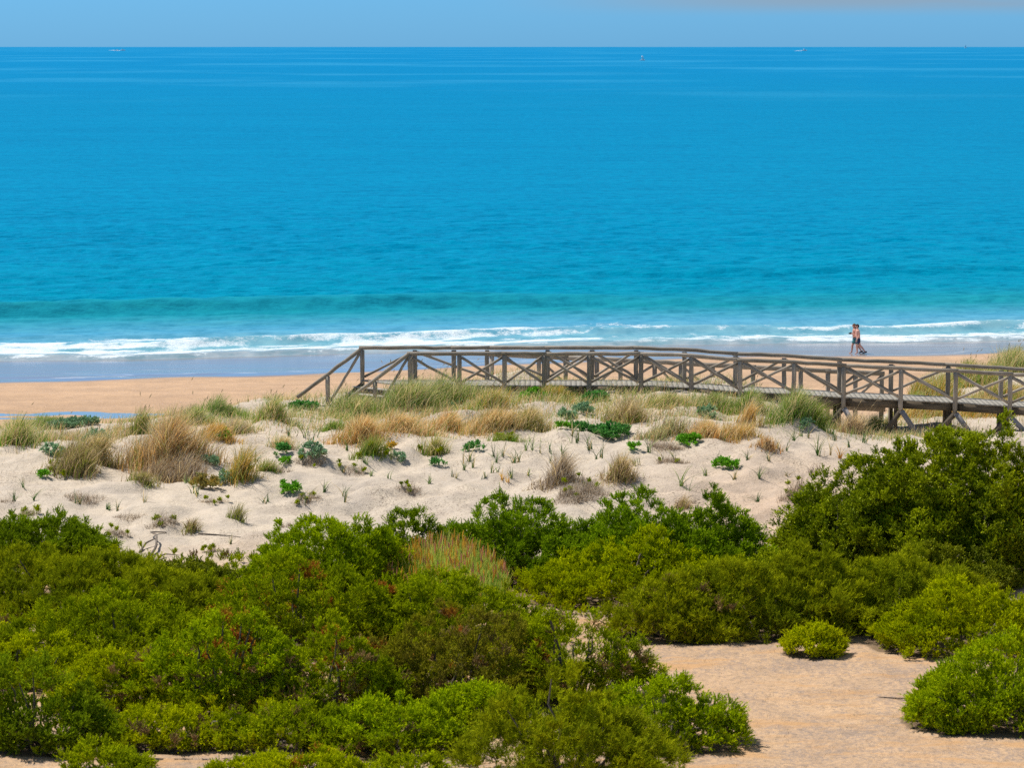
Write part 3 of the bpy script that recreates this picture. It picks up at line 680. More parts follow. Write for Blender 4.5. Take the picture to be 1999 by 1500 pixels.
# lower ramp on the sea side
YR = 110.0
RPX = [960, 1052, 1104, 1165, 1211, 1278, 1329, 1391, 1470, 1563, 1616, 1670, 1721]
rx = [wx(p, YR) for p in RPX]
rz = [float(at(p, float(np.interp(p, [960, 1075, 1724], [692, 697, 730])), YR)[2]) for p in RPX]
rp = root('access_ramp', (rx[6], YR, rz[6] - 1.2), 'lower log railed ramp going down behind the boardwalk towards the beach', 'ramp')
bo = np.array(rp.location)
mb = MB()
nb = 100
for i in range(nb):
    q = []
    for t, y in ((i / nb, YR - 1.3), ((i + .93) / nb, YR - 1.3), ((i + .93) / nb, YR + .1), (i / nb, YR + .1)):
        x = rx[0] + (rx[-1] - rx[0]) * t; q.append((x, y, float(np.interp(x, rx, rz)) - 1.0))
    mb.prism(q, .045)
part(mb, 'deck', M_deck, rp, False)
for i, (x, z) in enumerate(zip(rx, rz)):
    mb = MB(); t = 1.0 if RPX[i] != 1616 else .93
    mb.log((x, YR, min(float(terrain(x, YR)), z - 1) - .4), (x, YR, z - .03 - (1 - t)), .085, 5, 10, .004); part(mb, 'post', M_wood, rp)
for i in range(0, len(rx) - 1, 2):
    j = min(i + 2, len(rx) - 1); mb = MB(); mb.log((rx[i] - .1, YR, rz[i]), (rx[j] + .1, YR, rz[j]), .085, 9, 12, .01); part(mb, 'handrail', M_wood, rp)
for i, k in ((1, 'd'), (2, 'd'), (3, 'u'), (4, 'u'), (5, 'd'), (6, 'd'), (8, 'd'), (10, 'u'), (11, 'u')):
    a_, b_ = (rz[i] - .12, rz[i + 1] - .9) if k == 'd' else (rz[i] - .9, rz[i + 1] - .12)
    mb = MB(); mb.log((rx[i] + .06, YR - .03, a_), (rx[i + 1] - .06, YR - .03, b_), .047); part(mb, 'brace', M_wood, rp)
for y in (YR - 1.2, YR):
    mb = MB(); mb.plank((rx[0], y, rz[0] - 1.15), (rx[-1], y, rz[-1] - 1.15), (0, 0, 1), .18, .06); part(mb, 'beam', M_wood_dark, rp, False)

# ------------------------------------------------------------------ bushes
# (name, label, base px, base py, width, height, style, options) : base pixel is only used to look the ground point up in the terrain
BUSHES = [
 # far row against the pale dune
 ('shrub', 'deep green leafy shrub at the left border, standing against the pale dune', 40, 1112, 330, 92, 'deep', dict(spiky=.15)),
 ('shrub', 'thin dark small leafed shrub along the sand edge beneath the dead driftwood branch', 345, 1166, 250, 48, 'dark', dict(bare=.35)),
 ('juniper_bush', 'bright green juniper left of the dark peaked juniper, its crown edging the pale dune', 640, 1190, 340, 190, 'juniper', dict(dens=24)),
 ('juniper_bush', 'peaked dark juniper rising highest in the far row below the boardwalk', 800, 1150, 185, 196, 'deep', dict(spiky=.1, flat=1.6, dens=28)),
 ('juniper_bush', 'blue green juniper between the peaked juniper and the next blue green crown', 1010, 1150, 390, 158, 'blue', dict(dens=26)),
 ('juniper_bush', 'blue green rounded juniper at the right end of the far row beside the open sand', 1300, 1158, 430, 170, 'blue', dict(dens=26)),
 ('shrub', 'yellow green spreading shrub in front of the two blue green junipers', 1240, 1196, 430, 128, 'yellow', {}),
 ('shrub', 'dull green leafy shrub squeezed between the blue green row and the big dark mastic', 1480, 1158, 160, 80, 'lentisk', {}),
 # big mastic at right
 ('mastic_bush', 'tall dark glossy mastic bush beside the boardwalk trestles, its top reaching the deck', 1895, 1150, 500, 305, 'lentisk', dict(spiky=.06, dr=.7, twigs=20, dens=30, flat=2.8)),
 ('mastic_bush', 'leaning mastic bush with see-through gaps that sprawls over the pale dune sand', 1660, 1128, 270, 232, 'lentisk', dict(spiky=.2, bare=.3, twigs=30, flat=2.0)),
 ('mastic_bush', 'rounded olive mastic at the foot of the tall dark mastic, above the feathery heath', 1860, 1176, 260, 110, 'dark', {}),
 # left mass
 ('heath_shrub', 'feathery olive heath below the deep green shrub at the left border', 110, 1220, 460, 124, 'feather', {}),
 ('heath_shrub', 'feathery green heath in the dip left of the rusty juniper', 300, 1246, 330, 118, 'feather', {}),
 ('juniper_bush', 'broad low juniper with dark hollow beneath, left of the rusty juniper', 190, 1310, 400, 140, 'olive', {}),
 ('shrub', 'yellow green shrub at the left border under the feathery heath', 40, 1350, 260, 120, 'yellow', {}),
 ('shrub', 'yellow green scrub with bare twig gap, in front of the rusty juniper', 250, 1400, 330, 120, 'yellow', dict(dead=.05)),
 ('heath_shrub', 'dark green feathery heath at the lower left corner', 60, 1480, 270, 200, 'deep', dict(spiky=.15)),
 # central dome
 ('juniper_bush', 'olive juniper forming the left shoulder of the great central mound', 590, 1290, 400, 205, 'olive', dict(rust=.5)),
 ('juniper_bush', 'olive juniper crowning the great central mound in front of the spiked broom', 860, 1290, 440, 150, 'olive', dict()),
 ('juniper_bush', 'dark olive juniper making the right flank of the central mound above the sandy clearing', 1130, 1392, 260, 232, 'olive', dict(dead=.08)),
 ('juniper_bush', 'shaded brown green juniper in the middle of the central mound', 880, 1405, 420, 205, 'brown', dict(dead=.06, rust=.3)),
 ('juniper_bush', 'dry patched juniper with grey bare twigs, left half of the central mound', 640, 1420, 340, 190, 'olive', dict(dead=.12, rust=.4)),
 ('juniper_bush', 'juniper with rusty red dead sprays on the left side of the central mound', 430, 1410, 310, 215, 'juniper', dict(rust=.8, dead=.05)),
 # right middle
 ('heath_shrub', 'grey green heath mixed with dry grass, left end of the heath bank behind the clearing', 1330, 1262, 230, 118, 'feather', dict(dead=.12)),
 ('heath_shrub', 'feathery green heath in the middle of the bank behind the sandy clearing', 1510, 1256, 440, 170, 'feather', {}),
 ('heath_shrub', 'feathery green heath at the right end of the bank, below the tall dark mastic', 1745, 1242, 400, 156, 'feather', {}),
 ('shrub', 'small round yellow green shrub standing alone on the far edge of the clearing', 1592, 1290, 116, 52, 'yellow', dict(twigs=6, dens=44)),
 ('shrub', 'low yellow green shrub right of the lone small shrub, bordering the clearing', 1920, 1292, 400, 132, 'yellow', {}),
 ('juniper_bush', 'thick green juniper at the right border reaching into the sandy clearing', 1990, 1444, 400, 172, 'juniper', dict(dens=22, flat=1.5)),
 # near row
 ('juniper_bush', 'bright green juniper with a pointed side branch left of the sandy clearing', 1290, 1480, 310, 150, 'juniper', dict(spiky=.16)),
 ('heath_shrub', 'big feathery olive heath at the bottom beside the pointed bright juniper', 1110, 1560, 420, 225, 'feather', {}),
 ('shrub', 'bright green low shrub at the bottom between the feathery heath and the dry patch', 760, 1490, 300, 120, 'juniper', dict(dead=.06)),
 ('shrub', 'sparse green shrub with grey twigs at the foot of the dry patched juniper', 560, 1480, 260, 100, 'olive', dict(dead=.14, bare=.3)),
 ('shrub', 'bright yellow green low shrub at the bottom below the juniper with rusty sprays', 330, 1475, 250, 105, 'yellow', dict(dead=.05)),
 ('shrub', 'yellow tinged scrub at the bottom border, lowest of the scrub under the central mound', 560, 1570, 330, 90, 'yellow', dict(rust=.3)),
 ('shrub', 'small green tuft shrub on the bare sandy patch at the bottom border', 800, 1545, 150, 75, 'olive', dict(twigs=6)),
 ('shrub', 'low sprawling green shrub at the bottom, right of the dark feathery corner heath', 180, 1530, 200, 60, 'olive', dict(bare=.3)),
 ('juniper_bush', 'dark hollowed juniper below the middle of the central mound, over a black gap', 940, 1440, 210, 120, 'juniper', dict()),
]
for i, (nm, lab, px, py, w, h, st, kw) in enumerate(BUSHES):
    bush(nm, lab, px, py, w, h, st, 100 + i * 7, cat='bush' if nm != 'heath_shrub' else 'heath', **kw)

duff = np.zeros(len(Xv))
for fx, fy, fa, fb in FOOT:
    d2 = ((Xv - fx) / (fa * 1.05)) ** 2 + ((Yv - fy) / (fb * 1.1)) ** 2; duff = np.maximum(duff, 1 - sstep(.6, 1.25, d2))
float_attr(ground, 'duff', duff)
# spiked broom on the mound: upright shoots with pinkish flower spikes
rg = np.random.default_rng(77); g = ground_at(865, 1178); sc = g[1] / F
a, b, h = 256 * sc / 2, 1.2, 118 * sc
n = 5200; th = rg.uniform(0, 6.283, n); r = np.sqrt(rg.random(n)); x, y = a * r * np.cos(th), b * r * np.sin(th)
hl = h * (1.02 - .62 * r ** 2.2) * rg.uniform(.75, 1.05, n)
z0 = float(terrain(g[0], g[1] + .9))
V, Fc, col = blades(rg, n, x, y, terrain(x + g[0], y + g[1] + .9) - z0, hl, {'green': 3, 'olive': 1, 'gold': 1.2}, .13, (.02, 0), .016, 3); col = np.minimum(col * 1.7, .95)
br = root('broom_plant', (g[0], g[1] + .9, z0), 'upright broom with yellow stems and pinkish flower spikes behind the central mound', 'bush')
mesh_np('stems', V, [Fc], M_grass, br, col)
k = 420; i = rg.choice(n, k, replace=False); mb = MB(); V = []
for j in i:
    p = np.array((x[j] * 1.02, y[j] - .05, float(terrain(x[j] + g[0], y[j] + g[1] + .9)) - z0 + hl[j] * .9)); L = rg.uniform(.14, .28)
    mb.tube([p, p + (rg.normal(0, .01), 0, L * .5), p + (rg.normal(0, .02), 0, L)], [.012, .016, .004], 5, cap=False)
V = np.vstack(mb.v); Fq = np.vstack(mb.f4); tcol = np.repeat(np.where(rg.random(k)[:, None] < .45, np.array((.85, .46, .30)), np.array((.90, .60, .10))) * rg.uniform(.75, 1.15, (k, 1)), 10, 0)
mesh_np('flower_spikes', V, [Fq], M_grass, br, tcol)

# ------------------------------------------------------------------ grass clumps on the dune
T = [
 ('tan grass clump with green base at the left border of the dune crest', 25, 872, 130, 60, {'tan': 2, 'green': 2}, dict(heads=14)),
 ('green marram tuft at the far left behind the bare hollow', 95, 838, 90, 40, {'green': 3, 'sage': 1}, dict(heads=6)),
 ('brown and olive clump on the hummock left of the big orange clump', 135, 935, 110, 80, {'olive': 2, 'brown': 2, 'tan': .6}, dict(under='olive')),
 ('tan topped clump crowning the hummock left of the big orange clump', 185, 905, 110, 62, {'tan': 2, 'olive': 1.4, 'brown': .6}, dict(heads=10)),
 ('tall dark green spiky marram standing above the big orange clump', 268, 850, 64, 62, {'olive': 2, 'green': 1, 'tan': .6}, dict(heads=18, spread=.2)),
 ('big orange brown grass clump, largest on the left part of the dune', 318, 915, 190, 95, {'orange': 1.8, 'tan': 1.6, 'brown': 1.8, 'olive': 1}, dict(heads=16)),
 ('dark purple brown dry clump in the lap of the big orange clump', 330, 945, 130, 60, {'brown': 2.4, 'grey': 1, 'tan': .5}, {}),
 ('small rounded olive clump at the foot of the big orange clump', 276, 950, 66, 44, {'olive': 3, 'brown': 1, 'tan': .6}, {}),
 ('golden low clump around a small green bush on the crest', 425, 866, 84, 38, {'gold': 3, 'orange': 1}, {}),
 ('olive and golden clump right of the big orange clump, leaning over bare sand', 468, 946, 76, 76, {'olive': 2, 'gold': 1.6, 'tan': .6}, dict(under='olive')),
 ('green marram tuft on the crest before the tidal pool', 372, 832, 110, 42, {'green': 2, 'tan': 1.2, 'sage': 1}, dict(heads=14)),
 ('bright green marram tuft with tall stalks between pool and stairs', 442, 818, 120, 52, {'green': 3, 'sage': 1.4, 'tan': .5}, dict(heads=24)),
 ('thin mixed grass at the crest just left of the stairs', 528, 822, 90, 44, {'green': 1.6, 'tan': 1.6}, dict(heads=16)),
 ('dull tan grass behind the golden clump', 455, 850, 100, 40, {'tan': 2, 'grey': 1, 'green': .6}, {}),
 ('dark strap leaved clump beside grey twigs, left of the open sand slope', 518, 922, 50, 60, {'olive': 2, 'green': 1.4, 'tan': .7}, dict(spread=.6, width=.014)),
 ('pale thin clump over the strap leaved clump', 550, 880, 60, 45, {'tan': 2, 'sage': 1.2}, dict(heads=6)),
 ('bright green clump left of the steps, lowest green on that bank', 645, 842, 60, 44, {'green': 4, 'olive': 1}, {}),
 ('big green and tan marram growing through the stair rail', 700, 822, 150, 72, {'green': 2, 'tan': 2, 'sage': 1.4}, dict(heads=40)),
 ('tall green marram against the first boardwalk post', 790, 806, 140, 66, {'green': 2, 'sage': 1.6, 'tan': 1.6}, dict(heads=44)),
 ('tall green marram before the second boardwalk post', 880, 800, 130, 64, {'green': 2, 'sage': 1.4, 'tan': 1.5}, dict(heads=40)),
 ('yellow green marram between the second and third boardwalk posts', 950, 800, 100, 50, {'green': 1.6, 'gold': .8, 'tan': 1.4}, dict(heads=22)),
 ('orange tinted dry grass in front of the stair marram', 700, 872, 120, 50, {'orange': 2, 'tan': 1.6, 'olive': .8}, {}),
 ('tan grass sheet below the first boardwalk post', 790, 852, 150, 52, {'tan': 2.4, 'orange': 1.2, 'green': .6}, dict(heads=12)),
 ('orange and tan clump right of the tan grass sheet', 872, 845, 110, 52, {'tan': 2, 'orange': 1.6, 'green': .5}, dict(heads=10)),
 ('olive green bushy clump under the orange grass, dark at its base', 722, 892, 80, 40, {'olive': 3, 'green': 1}, dict(under='olive')),
 ('dark green tan topped clump at the lower tip of the stair bank', 846, 892, 62, 50, {'olive': 2, 'tan': 1.4, 'green': 1}, dict(under='olive')),
 ('tan grass clump left of the bare sand hollow by the boardwalk', 960, 850, 130, 52, {'tan': 2, 'orange': .9, 'olive': 1}, dict(heads=14)),
 ('olive tan tuft right of the third boardwalk post, edging the bare hollow', 1030, 842, 100, 46, {'olive': 1.6, 'tan': 2}, dict(heads=8)),
 ('dark green tuft hanging at the lower edge of the tan clump by the hollow', 985, 862, 70, 30, {'olive': 2, 'green': 1.4}, dict(under='olive')),
 ('flowery yellow green grass strip below the fourth boardwalk post', 1085, 784, 90, 34, {'green': 1.6, 'gold': 1.4, 'tan': .8}, {}),
 ('round brown marram clump below the fifth and sixth posts', 1222, 828, 100, 60, {'brown': 1.4, 'tan': 1.6, 'olive': 1.6}, dict(heads=24)),
 ('dry tan grass below the seventh boardwalk post', 1302, 800, 110, 40, {'tan': 2, 'green': 1.6}, dict(heads=14)),
 ('grey tan clump with bright green shoots at its foot, mid dune', 1292, 862, 100, 60, {'tan': 1.6, 'sage': 1.2, 'brown': 1}, dict(heads=20)),
 ('green marram strip under the eighth boardwalk post', 1390, 800, 120, 42, {'green': 2, 'tan': 1.3, 'sage': 1}, dict(heads=16)),
 ('deep green tuft under the deck before the ninth boardwalk post', 1462, 806, 100, 42, {'green': 3, 'tan': .8}, dict(heads=12)),
 ('tan orange grass sheet right of the mid dune clump', 1375, 858, 110, 44, {'tan': 2, 'orange': 1.4, 'green': .5}, dict(heads=10)),
 ('golden tan grass left of the small orange clump', 1440, 862, 100, 46, {'gold': 1.4, 'tan': 2, 'olive': .5}, dict(heads=14)),
 ('thin pale stalked tuft above the golden tan grass', 1462, 834, 50, 52, {'tan': 2, 'gold': 1}, dict(heads=12, spread=.2)),
 ('small orange brown clump at the right end of the grassy bank', 1496, 882, 60, 40, {'orange': 1.6, 'brown': 1.6, 'tan': 1}, {}),
 ('green marram at the bend where the boardwalk leaves the dune', 1545, 830, 110, 56, {'green': 2.4, 'tan': 1.2, 'sage': .8}, dict(heads=14)),
 ('dark green tuft in the shade under the boardwalk', 1590, 828, 70, 52, {'green': 3, 'olive': 1.4}, dict(heads=4)),
 ('dry brown upright clump in front of the first trestle', 1662, 848, 62, 56, {'brown': 1.4, 'tan': 2, 'grey': .6}, dict(heads=10)),
 ('soft green clump left of the dry brown clump at the first trestle', 1625, 838, 60, 38, {'green': 2, 'tan': 1}, {}),
 ('green grass between the first and second trestles', 1705, 842, 70, 40, {'green': 2, 'sage': 1, 'tan': .8}, dict(heads=5)),
 ('brown dry clump in a grey thicket above the middle junipers, left one of two', 1090, 952, 100, 54, {'brown': 2, 'grey': 2, 'tan': .8}, {}),
 ('brown tan clump with shaded side, right one of two above the middle junipers', 1208, 950, 84, 54, {'brown': 1.6, 'tan': 1.6, 'olive': .8}, {}),
 ('thin upright brown clump just above the blue green rounded juniper', 1332, 998, 40, 46, {'brown': 1.6, 'tan': 1.4, 'olive': .6}, dict(spread=.2)),
 ('olive tussock alone on the lower sand slope, under the wiry mats', 372, 1046, 40, 34, {'olive': 1.6, 'brown': 1.6}, {}),
 ('olive tussock with short blades left of the open sand valley', 462, 1020, 42, 34, {'olive': 2, 'grey': 1}, {}),
 ('grey green bushy tussock near the left border of the sand slope', 50, 1012, 56, 38, {'olive': 2, 'grey': 1.6}, dict(under='olive')),
]
for i, (lab, px, py, w, h, mix, kw) in enumerate(T):
    tussock('grass_clump', lab, px, py, w, h, mix, 300 + i * 3, group='marram and dry grass clumps on the dune', **kw)
# behind the boardwalk at the right
for i, (lab, px, Y, w, h, mix) in enumerate([
 ('tall pale grass behind the boardwalk at the right border', 1980, 114.5, 120, 54, {'tan': 2, 'green': 1.2, 'sage': 1}),
 ('green grass bank behind the rail, left of the tall pale grass', 1890, 112.5, 130, 52, {'green': 2, 'tan': 1.4, 'gold': .5}),
 ('yellow flowered grass behind the rail above the second trestle', 1815, 110, 130, 44, {'gold': 1.4, 'green': 1.6, 'tan': 1}),
 ('low orange green grass behind the rail at the right border', 1960, 108, 140, 38, {'orange': 1, 'green': 1.4, 'tan': 1}),
 ('thin green grass where the lower ramp meets the sand', 1760, 109, 90, 36, {'green': 2, 'tan': 1}),
 ('golden grass seen under the deck between the second and third trestles', 1800, 104.5, 130, 34, {'gold': 1.6, 'tan': 1.6, 'green': 1}),
 ('golden grass seen under the deck right of the third trestle', 1925, 104.5, 130, 34, {'gold': 1.6, 'tan': 1.4, 'green': .8})]):
    X = wx(px, Y)
    tussock('grass_clump', lab, 0, 0, w, h, mix, 700 + i, base=(X, Y, 0), heads=40 if h > 50 else 10, group='grass clumps beyond the boardwalk', dr=.9)

# ------------------------------------------------------------------ leafy dune plants
G1, G2, G3 = ((.05, .15, .03), (.09, .24, .05)), ((.07, .20, .01), (.13, .30, .015)), ((.11, .19, .10), (.19, .29, .16))
L = [
 ('bright green leafy plant against the deck between third and fourth posts', 1040, 779, 50, 26, G2), ('green leafy mat below the fifth boardwalk post', 1160, 786, 50, 24, G1),
 ('grey green sea holly patch, upper end of the leafy trail on the bare hollow', 1140, 808, 44, 26, G3), ('grey green sea holly patch, lower end of the leafy trail on the bare hollow', 1108, 818, 40, 24, G3),
 ('rounded blue green leafy plant at the foot of the bare hollow', 1136, 842, 44, 26, G1), ('small green and orange plant left of the rounded blue green one', 1100, 838, 26, 18, G2),
 ('long green leafy plant with grassy right end under the round brown clump', 1190, 860, 72, 34, G1), ('small bright green succulent on bare sand below the round brown clump', 1240, 884, 26, 20, G2),
 ('fresh green shoots at the foot of the grey tan clump', 1346, 870, 42, 24, G2), ('lone green creeping plant on bare sand below the golden tan grass', 1416, 916, 44, 26, G2),
 ('small green plant on bare sand right of the stair bank', 926, 880, 30, 26, G1), ('tiny green rosette on bare sand below the stair bank', 856, 914, 22, 16, G1),
 ('small leafy rosette under the tip of the stair bank', 778, 904, 24, 18, G3), ('fresh green creeping plant on the sand slope above the bright juniper', 566, 968, 40, 24, G2),
 ('grey green leafy mat on the crest before the tidal pool', 138, 838, 84, 24, G3), ('grey green leafy patch left of the tall spiky marram', 190, 858, 44, 20, G3),
 ('green leaf mat at the foot of the stair rail on a sand lip', 590, 800, 62, 16, G1), ('grey green leafy plant right of the big orange clump', 412, 912, 30, 26, G3),
 ('yellowing leafy plant on the sand below the big orange clump', 400, 955, 56, 38, ((.12, .18, .08), (.30, .22, .05))), ('grey green leafy plant at the base of the olive and golden clump', 438, 948, 24, 26, G3),
 ('small round green bush inside the golden clump', 436, 862, 30, 24, G2), ('grey green leaves over grey twigs right of the strap leaved clump', 610, 900, 50, 28, G3),
 ('dark green bush over grey twigs beside the strap leaved clump', 548, 892, 34, 26, G1), ('tiny bright green plant at the left foot of the brown and olive hummock', 82, 934, 18, 12, G2),
 ('green leaves on the hummock top left of the tan topped clump', 108, 892, 40, 26, G3), ('leafy green plant near the shady tuft under the boardwalk', 1572, 842, 26, 18, G3),
 ('small yellow green plant at the foot of the grey twigs', 555, 910, 14, 12, G2), ('orange flowered small plant under the orange and tan clump', 764, 878, 16, 12, ((.36, .22, .03), (.45, .3, .03))),
 ('grey green leafy plant in the tan sheet right of mid dune', 1380, 815, 34, 20, G3), ('grey green leaves among tan stalks left of the third post', 882, 800, 30, 14, G3),
]
for i, (lab, px, py, w, h, (ca, cb)) in enumerate(L):
    leafy('dune_plant', lab, px, py, w, h, ca, cb, 900 + i * 5, group='leafy dune plants')

# wiry dry mats
D = [
 ('grey wiry mat on the slope left of the olive clump', 160, 985, 76, 24, 0), ('grey wiry mat with green top, middle of the lower slope', 318, 1030, 64, 36, .5), ('thin grey wiry mat left of the green topped one', 250, 1018, 60, 18, 0),
 ('grey wiry mat above the driftwood branch', 225, 1052, 60, 24, .2), ('low wiry mat at the head of the sand valley', 415, 985, 56, 18, .3), ('grey wiry mat beside the strap leaved clump', 540, 922, 50, 34, 0),
 ('grey wiry mat under the grey green leaves', 606, 910, 66, 30, .2), ('grey wiry mat around the fresh creeping plant', 600, 988, 60, 24, .2), ('pair of small grey mats on the mid slope', 690, 928, 60, 16, .3),
 ('dark wiry thicket right above the middle junipers', 1130, 985, 110, 36, .1), ('brown wiry fringe between the two brown clumps', 1150, 955, 60, 30, .1), ('low wiry mat right of the two brown clumps', 1310, 905, 70, 20, .1),
 ('grey wiry mat left of the leaning mastic', 1560, 985, 70, 60, .3), ('tall grey dead grass above the leaning mastic', 1592, 928, 36, 40, 0), ('ochre and grey mat just behind the peaked juniper', 800, 968, 50, 26, .1),
 ('grey wiry mat under the mid dune clump', 1300, 880, 80, 24, 0), ('small dark mat on the slope below the driftwood', 415, 1080, 40, 20, .2), ('thin wiry mat left of the bright juniper', 560, 1030, 60, 14, 0), ('thin brown mat at the left border above the deep green shrub', 10, 985, 40, 16, 0),
]
for i, (lab, px, py, w, h, gr) in enumerate(D):
    twigmat('dry_shrub', lab, px, py, w, h, 1100 + i * 3, green=gr, group='wiry dry mats on the dune')

# strap-leaved tufts scattered over the sand
S = [(915, 905, 26), (930, 912, 22), (960, 905, 22), (985, 895, 26), (1000, 905, 18), (1040, 880, 30), (1060, 888, 22), (1020, 900, 22), (905, 922, 18), (970, 925, 18), (1110, 858, 26), (1135, 868, 26), (1098, 890, 20), (1172, 896, 28), (1278, 890, 26), (1300, 898, 20), (1150, 880, 22),
     (720, 905, 16), (655, 912, 16), (700, 920, 14), (760, 935, 14), (1345, 955, 30), (1432, 938, 18), (1488, 940, 20), (1588, 888, 34), (1610, 890, 28), (1545, 862, 22), (1570, 855, 22), (1628, 862, 20), (1700, 868, 22), (1655, 875, 18), (1500, 905, 16), (1475, 980, 18), (1495, 1035, 14), (1400, 980, 14),
     (28, 980, 18), (70, 980, 22), (280, 982, 18), (365, 945, 16), (380, 968, 20), (236, 996, 16), (215, 998, 14), (40, 955, 18), (490, 905, 22), (630, 965, 20), (676, 972, 24), (880, 935, 14), (840, 945, 14), (600, 860, 28), (608, 865, 24), (560, 850, 22), (670, 880, 18), (152, 985, 18), (150, 1050, 18), (1248, 910, 16), (945, 935, 12), (1390, 905, 18), (1365, 930, 14), (1450, 905, 16),
     (1525, 880, 18), (1080, 905, 16), (1240, 905, 14), (735, 930, 14), (520, 985, 16), (460, 1060, 14), (1000, 935, 14), (1035, 930, 12), (1535, 930, 14), (1420, 1030, 12), (1450, 1050, 14), (590, 990, 24)]
for i, (px, py, h) in enumerate(S):
    strap('sea_lily', 'small tuft of narrow strap leaves rooted in the open pale dune sand', px, py, h * 1.15, 1300 + i, n=10 + i % 6, mix=[{'fresh': 3, 'green': 1, 'tan': .6}, {'tan': 1.2, 'fresh': 1.6}, {'fresh': 2, 'sage': 1}][i % 3], group='strap leaved tufts on the dune sand')
for lab, px, py, h, sd_ in [('ochre withered tuft on bare sand between the brown clumps and the strap tufts', 990, 942, 20, 5), ('ochre withered tuft on the sand by the leaning mastic', 1660, 905, 22, 6)]:
    strap('withered_tuft', lab, px, py, h, sd_, 18, {'gold': 2, 'orange': 1}, 'plant')

# driftwood and fallen branches
def branch(label, pts, r, forks=()):
    P = [];
    for px, py, up in pts:
        g = ground_at(px, py); P.append((g[0], g[1], g[2] + up))
    P = np.array(P); o = P[0].copy(); t = np.linspace(0, len(P) - 1, len(P) * 4)
    Q = np.stack([np.interp(t, np.arange(len(P)), P[:, k]) for k in range(3)], -1); Q[1:-1] = (Q[:-2] + Q[1:-1] * 2 + Q[2:]) / 4
    mb = MB(); mb.tube(Q, np.linspace(r, r * .35, len(Q)), 7)
    ob = mb.build('fallen_branch', M_twig, None, True, loc=o); tag(ob, label, 'branch', 'dead branches lying on the sand')
branch('grey forked driftwood branch arching over the lower dune sand', [(288, 1092, 0), (305, 1080, .12), (306, 1062, .22), (292, 1050, .12), (325, 1042, .02)], .04)
branch('bleached curved branch stub touching the forked driftwood', [(273, 1082, .02), (285, 1070, .12), (304, 1064, .15)], .035)
branch('thin dead branch lying flat below the driftwood', [(302, 1100, .02), (320, 1090, .08), (350, 1088, .03)], .025)
branch('long thin root lying on the sand valley', [(388, 1046, .04), (425, 1047, .02), (470, 1052, .02)], .022)
branch('bare stick poking into the clearing from the right juniper', [(1815, 1372, .1), (1760, 1368, .03), (1715, 1366, .02)], .022)
branch('short bare stick at the tip of the pointed bright juniper', [(1440, 1462, .06), (1475, 1458, .03), (1483, 1462, .02)], .02)

# thin ground grass and creeping cover nobody could count
rg = np.random.default_rng(4242)
n = 110000; X = rg.uniform(-19, 19, n); Y = rg.uniform(88, 103.5, n)
crest = np.interp(X, [-19, -8, -6, 8, 11, 19], [.8, .7, 1.0, 1.0, .9, .6])
p = sstep(91, 98, Y) * crest * sstep(-.3, .35, fbm(X * .3, Y * .45, 71) + .5 * np.exp(-((X + 2.5) / 3.2) ** 2 - ((Y - 97) / 3.5) ** 2)); keep = rg.random(n) < p * .8
X, Y = X[keep], Y[keep]
X2_ = rg.uniform(9.5, 21, 9000); Y2_ = rg.uniform(102.5, 122, 9000); kp = (rg.random(9000) < sstep(-.4, .4, fbm(X2_ * .5, Y2_ * .4, 83)) * .8) & ((X2_ > 12.5) | (Y2_ < 108)); X = np.concatenate([X, X2_[kp]]); Y = np.concatenate([Y, Y2_[kp]])
V, Fc, col = blades(rg, len(X), X, Y, terrain(X, Y), .40 + 0 * X, {'tan': 2, 'green': 1.4, 'sage': 1, 'orange': .5}, .5, (.2, 0), .009)
kind(mesh_np('grass', V, [Fc], M_grass, None, col), 'stuff')
n = 60000; X = rg.uniform(-17.5, 9, n); Y = rg.uniform(88, 99, n)
lay = np.maximum(np.exp(-((X + 12.3) / 3.0) ** 2 - ((Y - 93.0) / 2.6) ** 2), np.maximum(.9 * np.exp(-((X + 2.8) / 3.4) ** 2 - ((Y - 94.6) / 2.0) ** 2), .75 * np.exp(-((X - 6.2) / 2.8) ** 2 - ((Y - 95) / 2.2) ** 2)))
keep = rg.random(n) < lay * sstep(-.25, .35, fbm(X * .6, Y * .6, 87)) * .75; X, Y = X[keep], Y[keep]
V, Fc, col = blades(rg, len(X), X, Y, terrain(X, Y), .34 + .2 * vn(X * .8, Y * .8, 5), {'tan': 1.6, 'orange': 1.0, 'brown': 1.4, 'olive': 1.6, 'green': .6}, .5, (.22, 0), .010)
kind(mesh_np('dry_grass', V, [Fc], M_grass, None, col), 'stuff')
n = 34000; X = rg.uniform(-18, 18, n); Y = rg.uniform(78, 97, n); keep = rg.random(n) < sstep(-.05, .45, fbm(X * .55, Y * .55, 73, 3)) * .8; X, Y = X[keep], Y[keep]
V, Fc, col = blades(rg, len(X), X, Y, terrain(X, Y), .07 + .14 * rg.random(len(X)), {'grey': 2, 'brown': 2, 'tan': .6}, 1.3, (.1, 0), .005, 2)
kind(mesh_np('twig_litter', V, [Fc], M_dry, None, col), 'stuff')
n = 30000; X = rg.uniform(-14, 14, n); Y = rg.uniform(56, 80, n); keep = rg.random(n) < sstep(-.4, .5, fbm(X * .5, Y * .5, 75)) * .7; X, Y = X[keep], Y[keep]
V, Fc, col = blades(rg, len(X), X, Y, terrain(X, Y), .05 + .08 * rg.random(len(X)), {'grey': 1, 'brown': 2}, 2.4, (.1, 0), .005, 2)
kind(mesh_np('twig_litter', V, [Fc], M_dry, None, col), 'stuff')
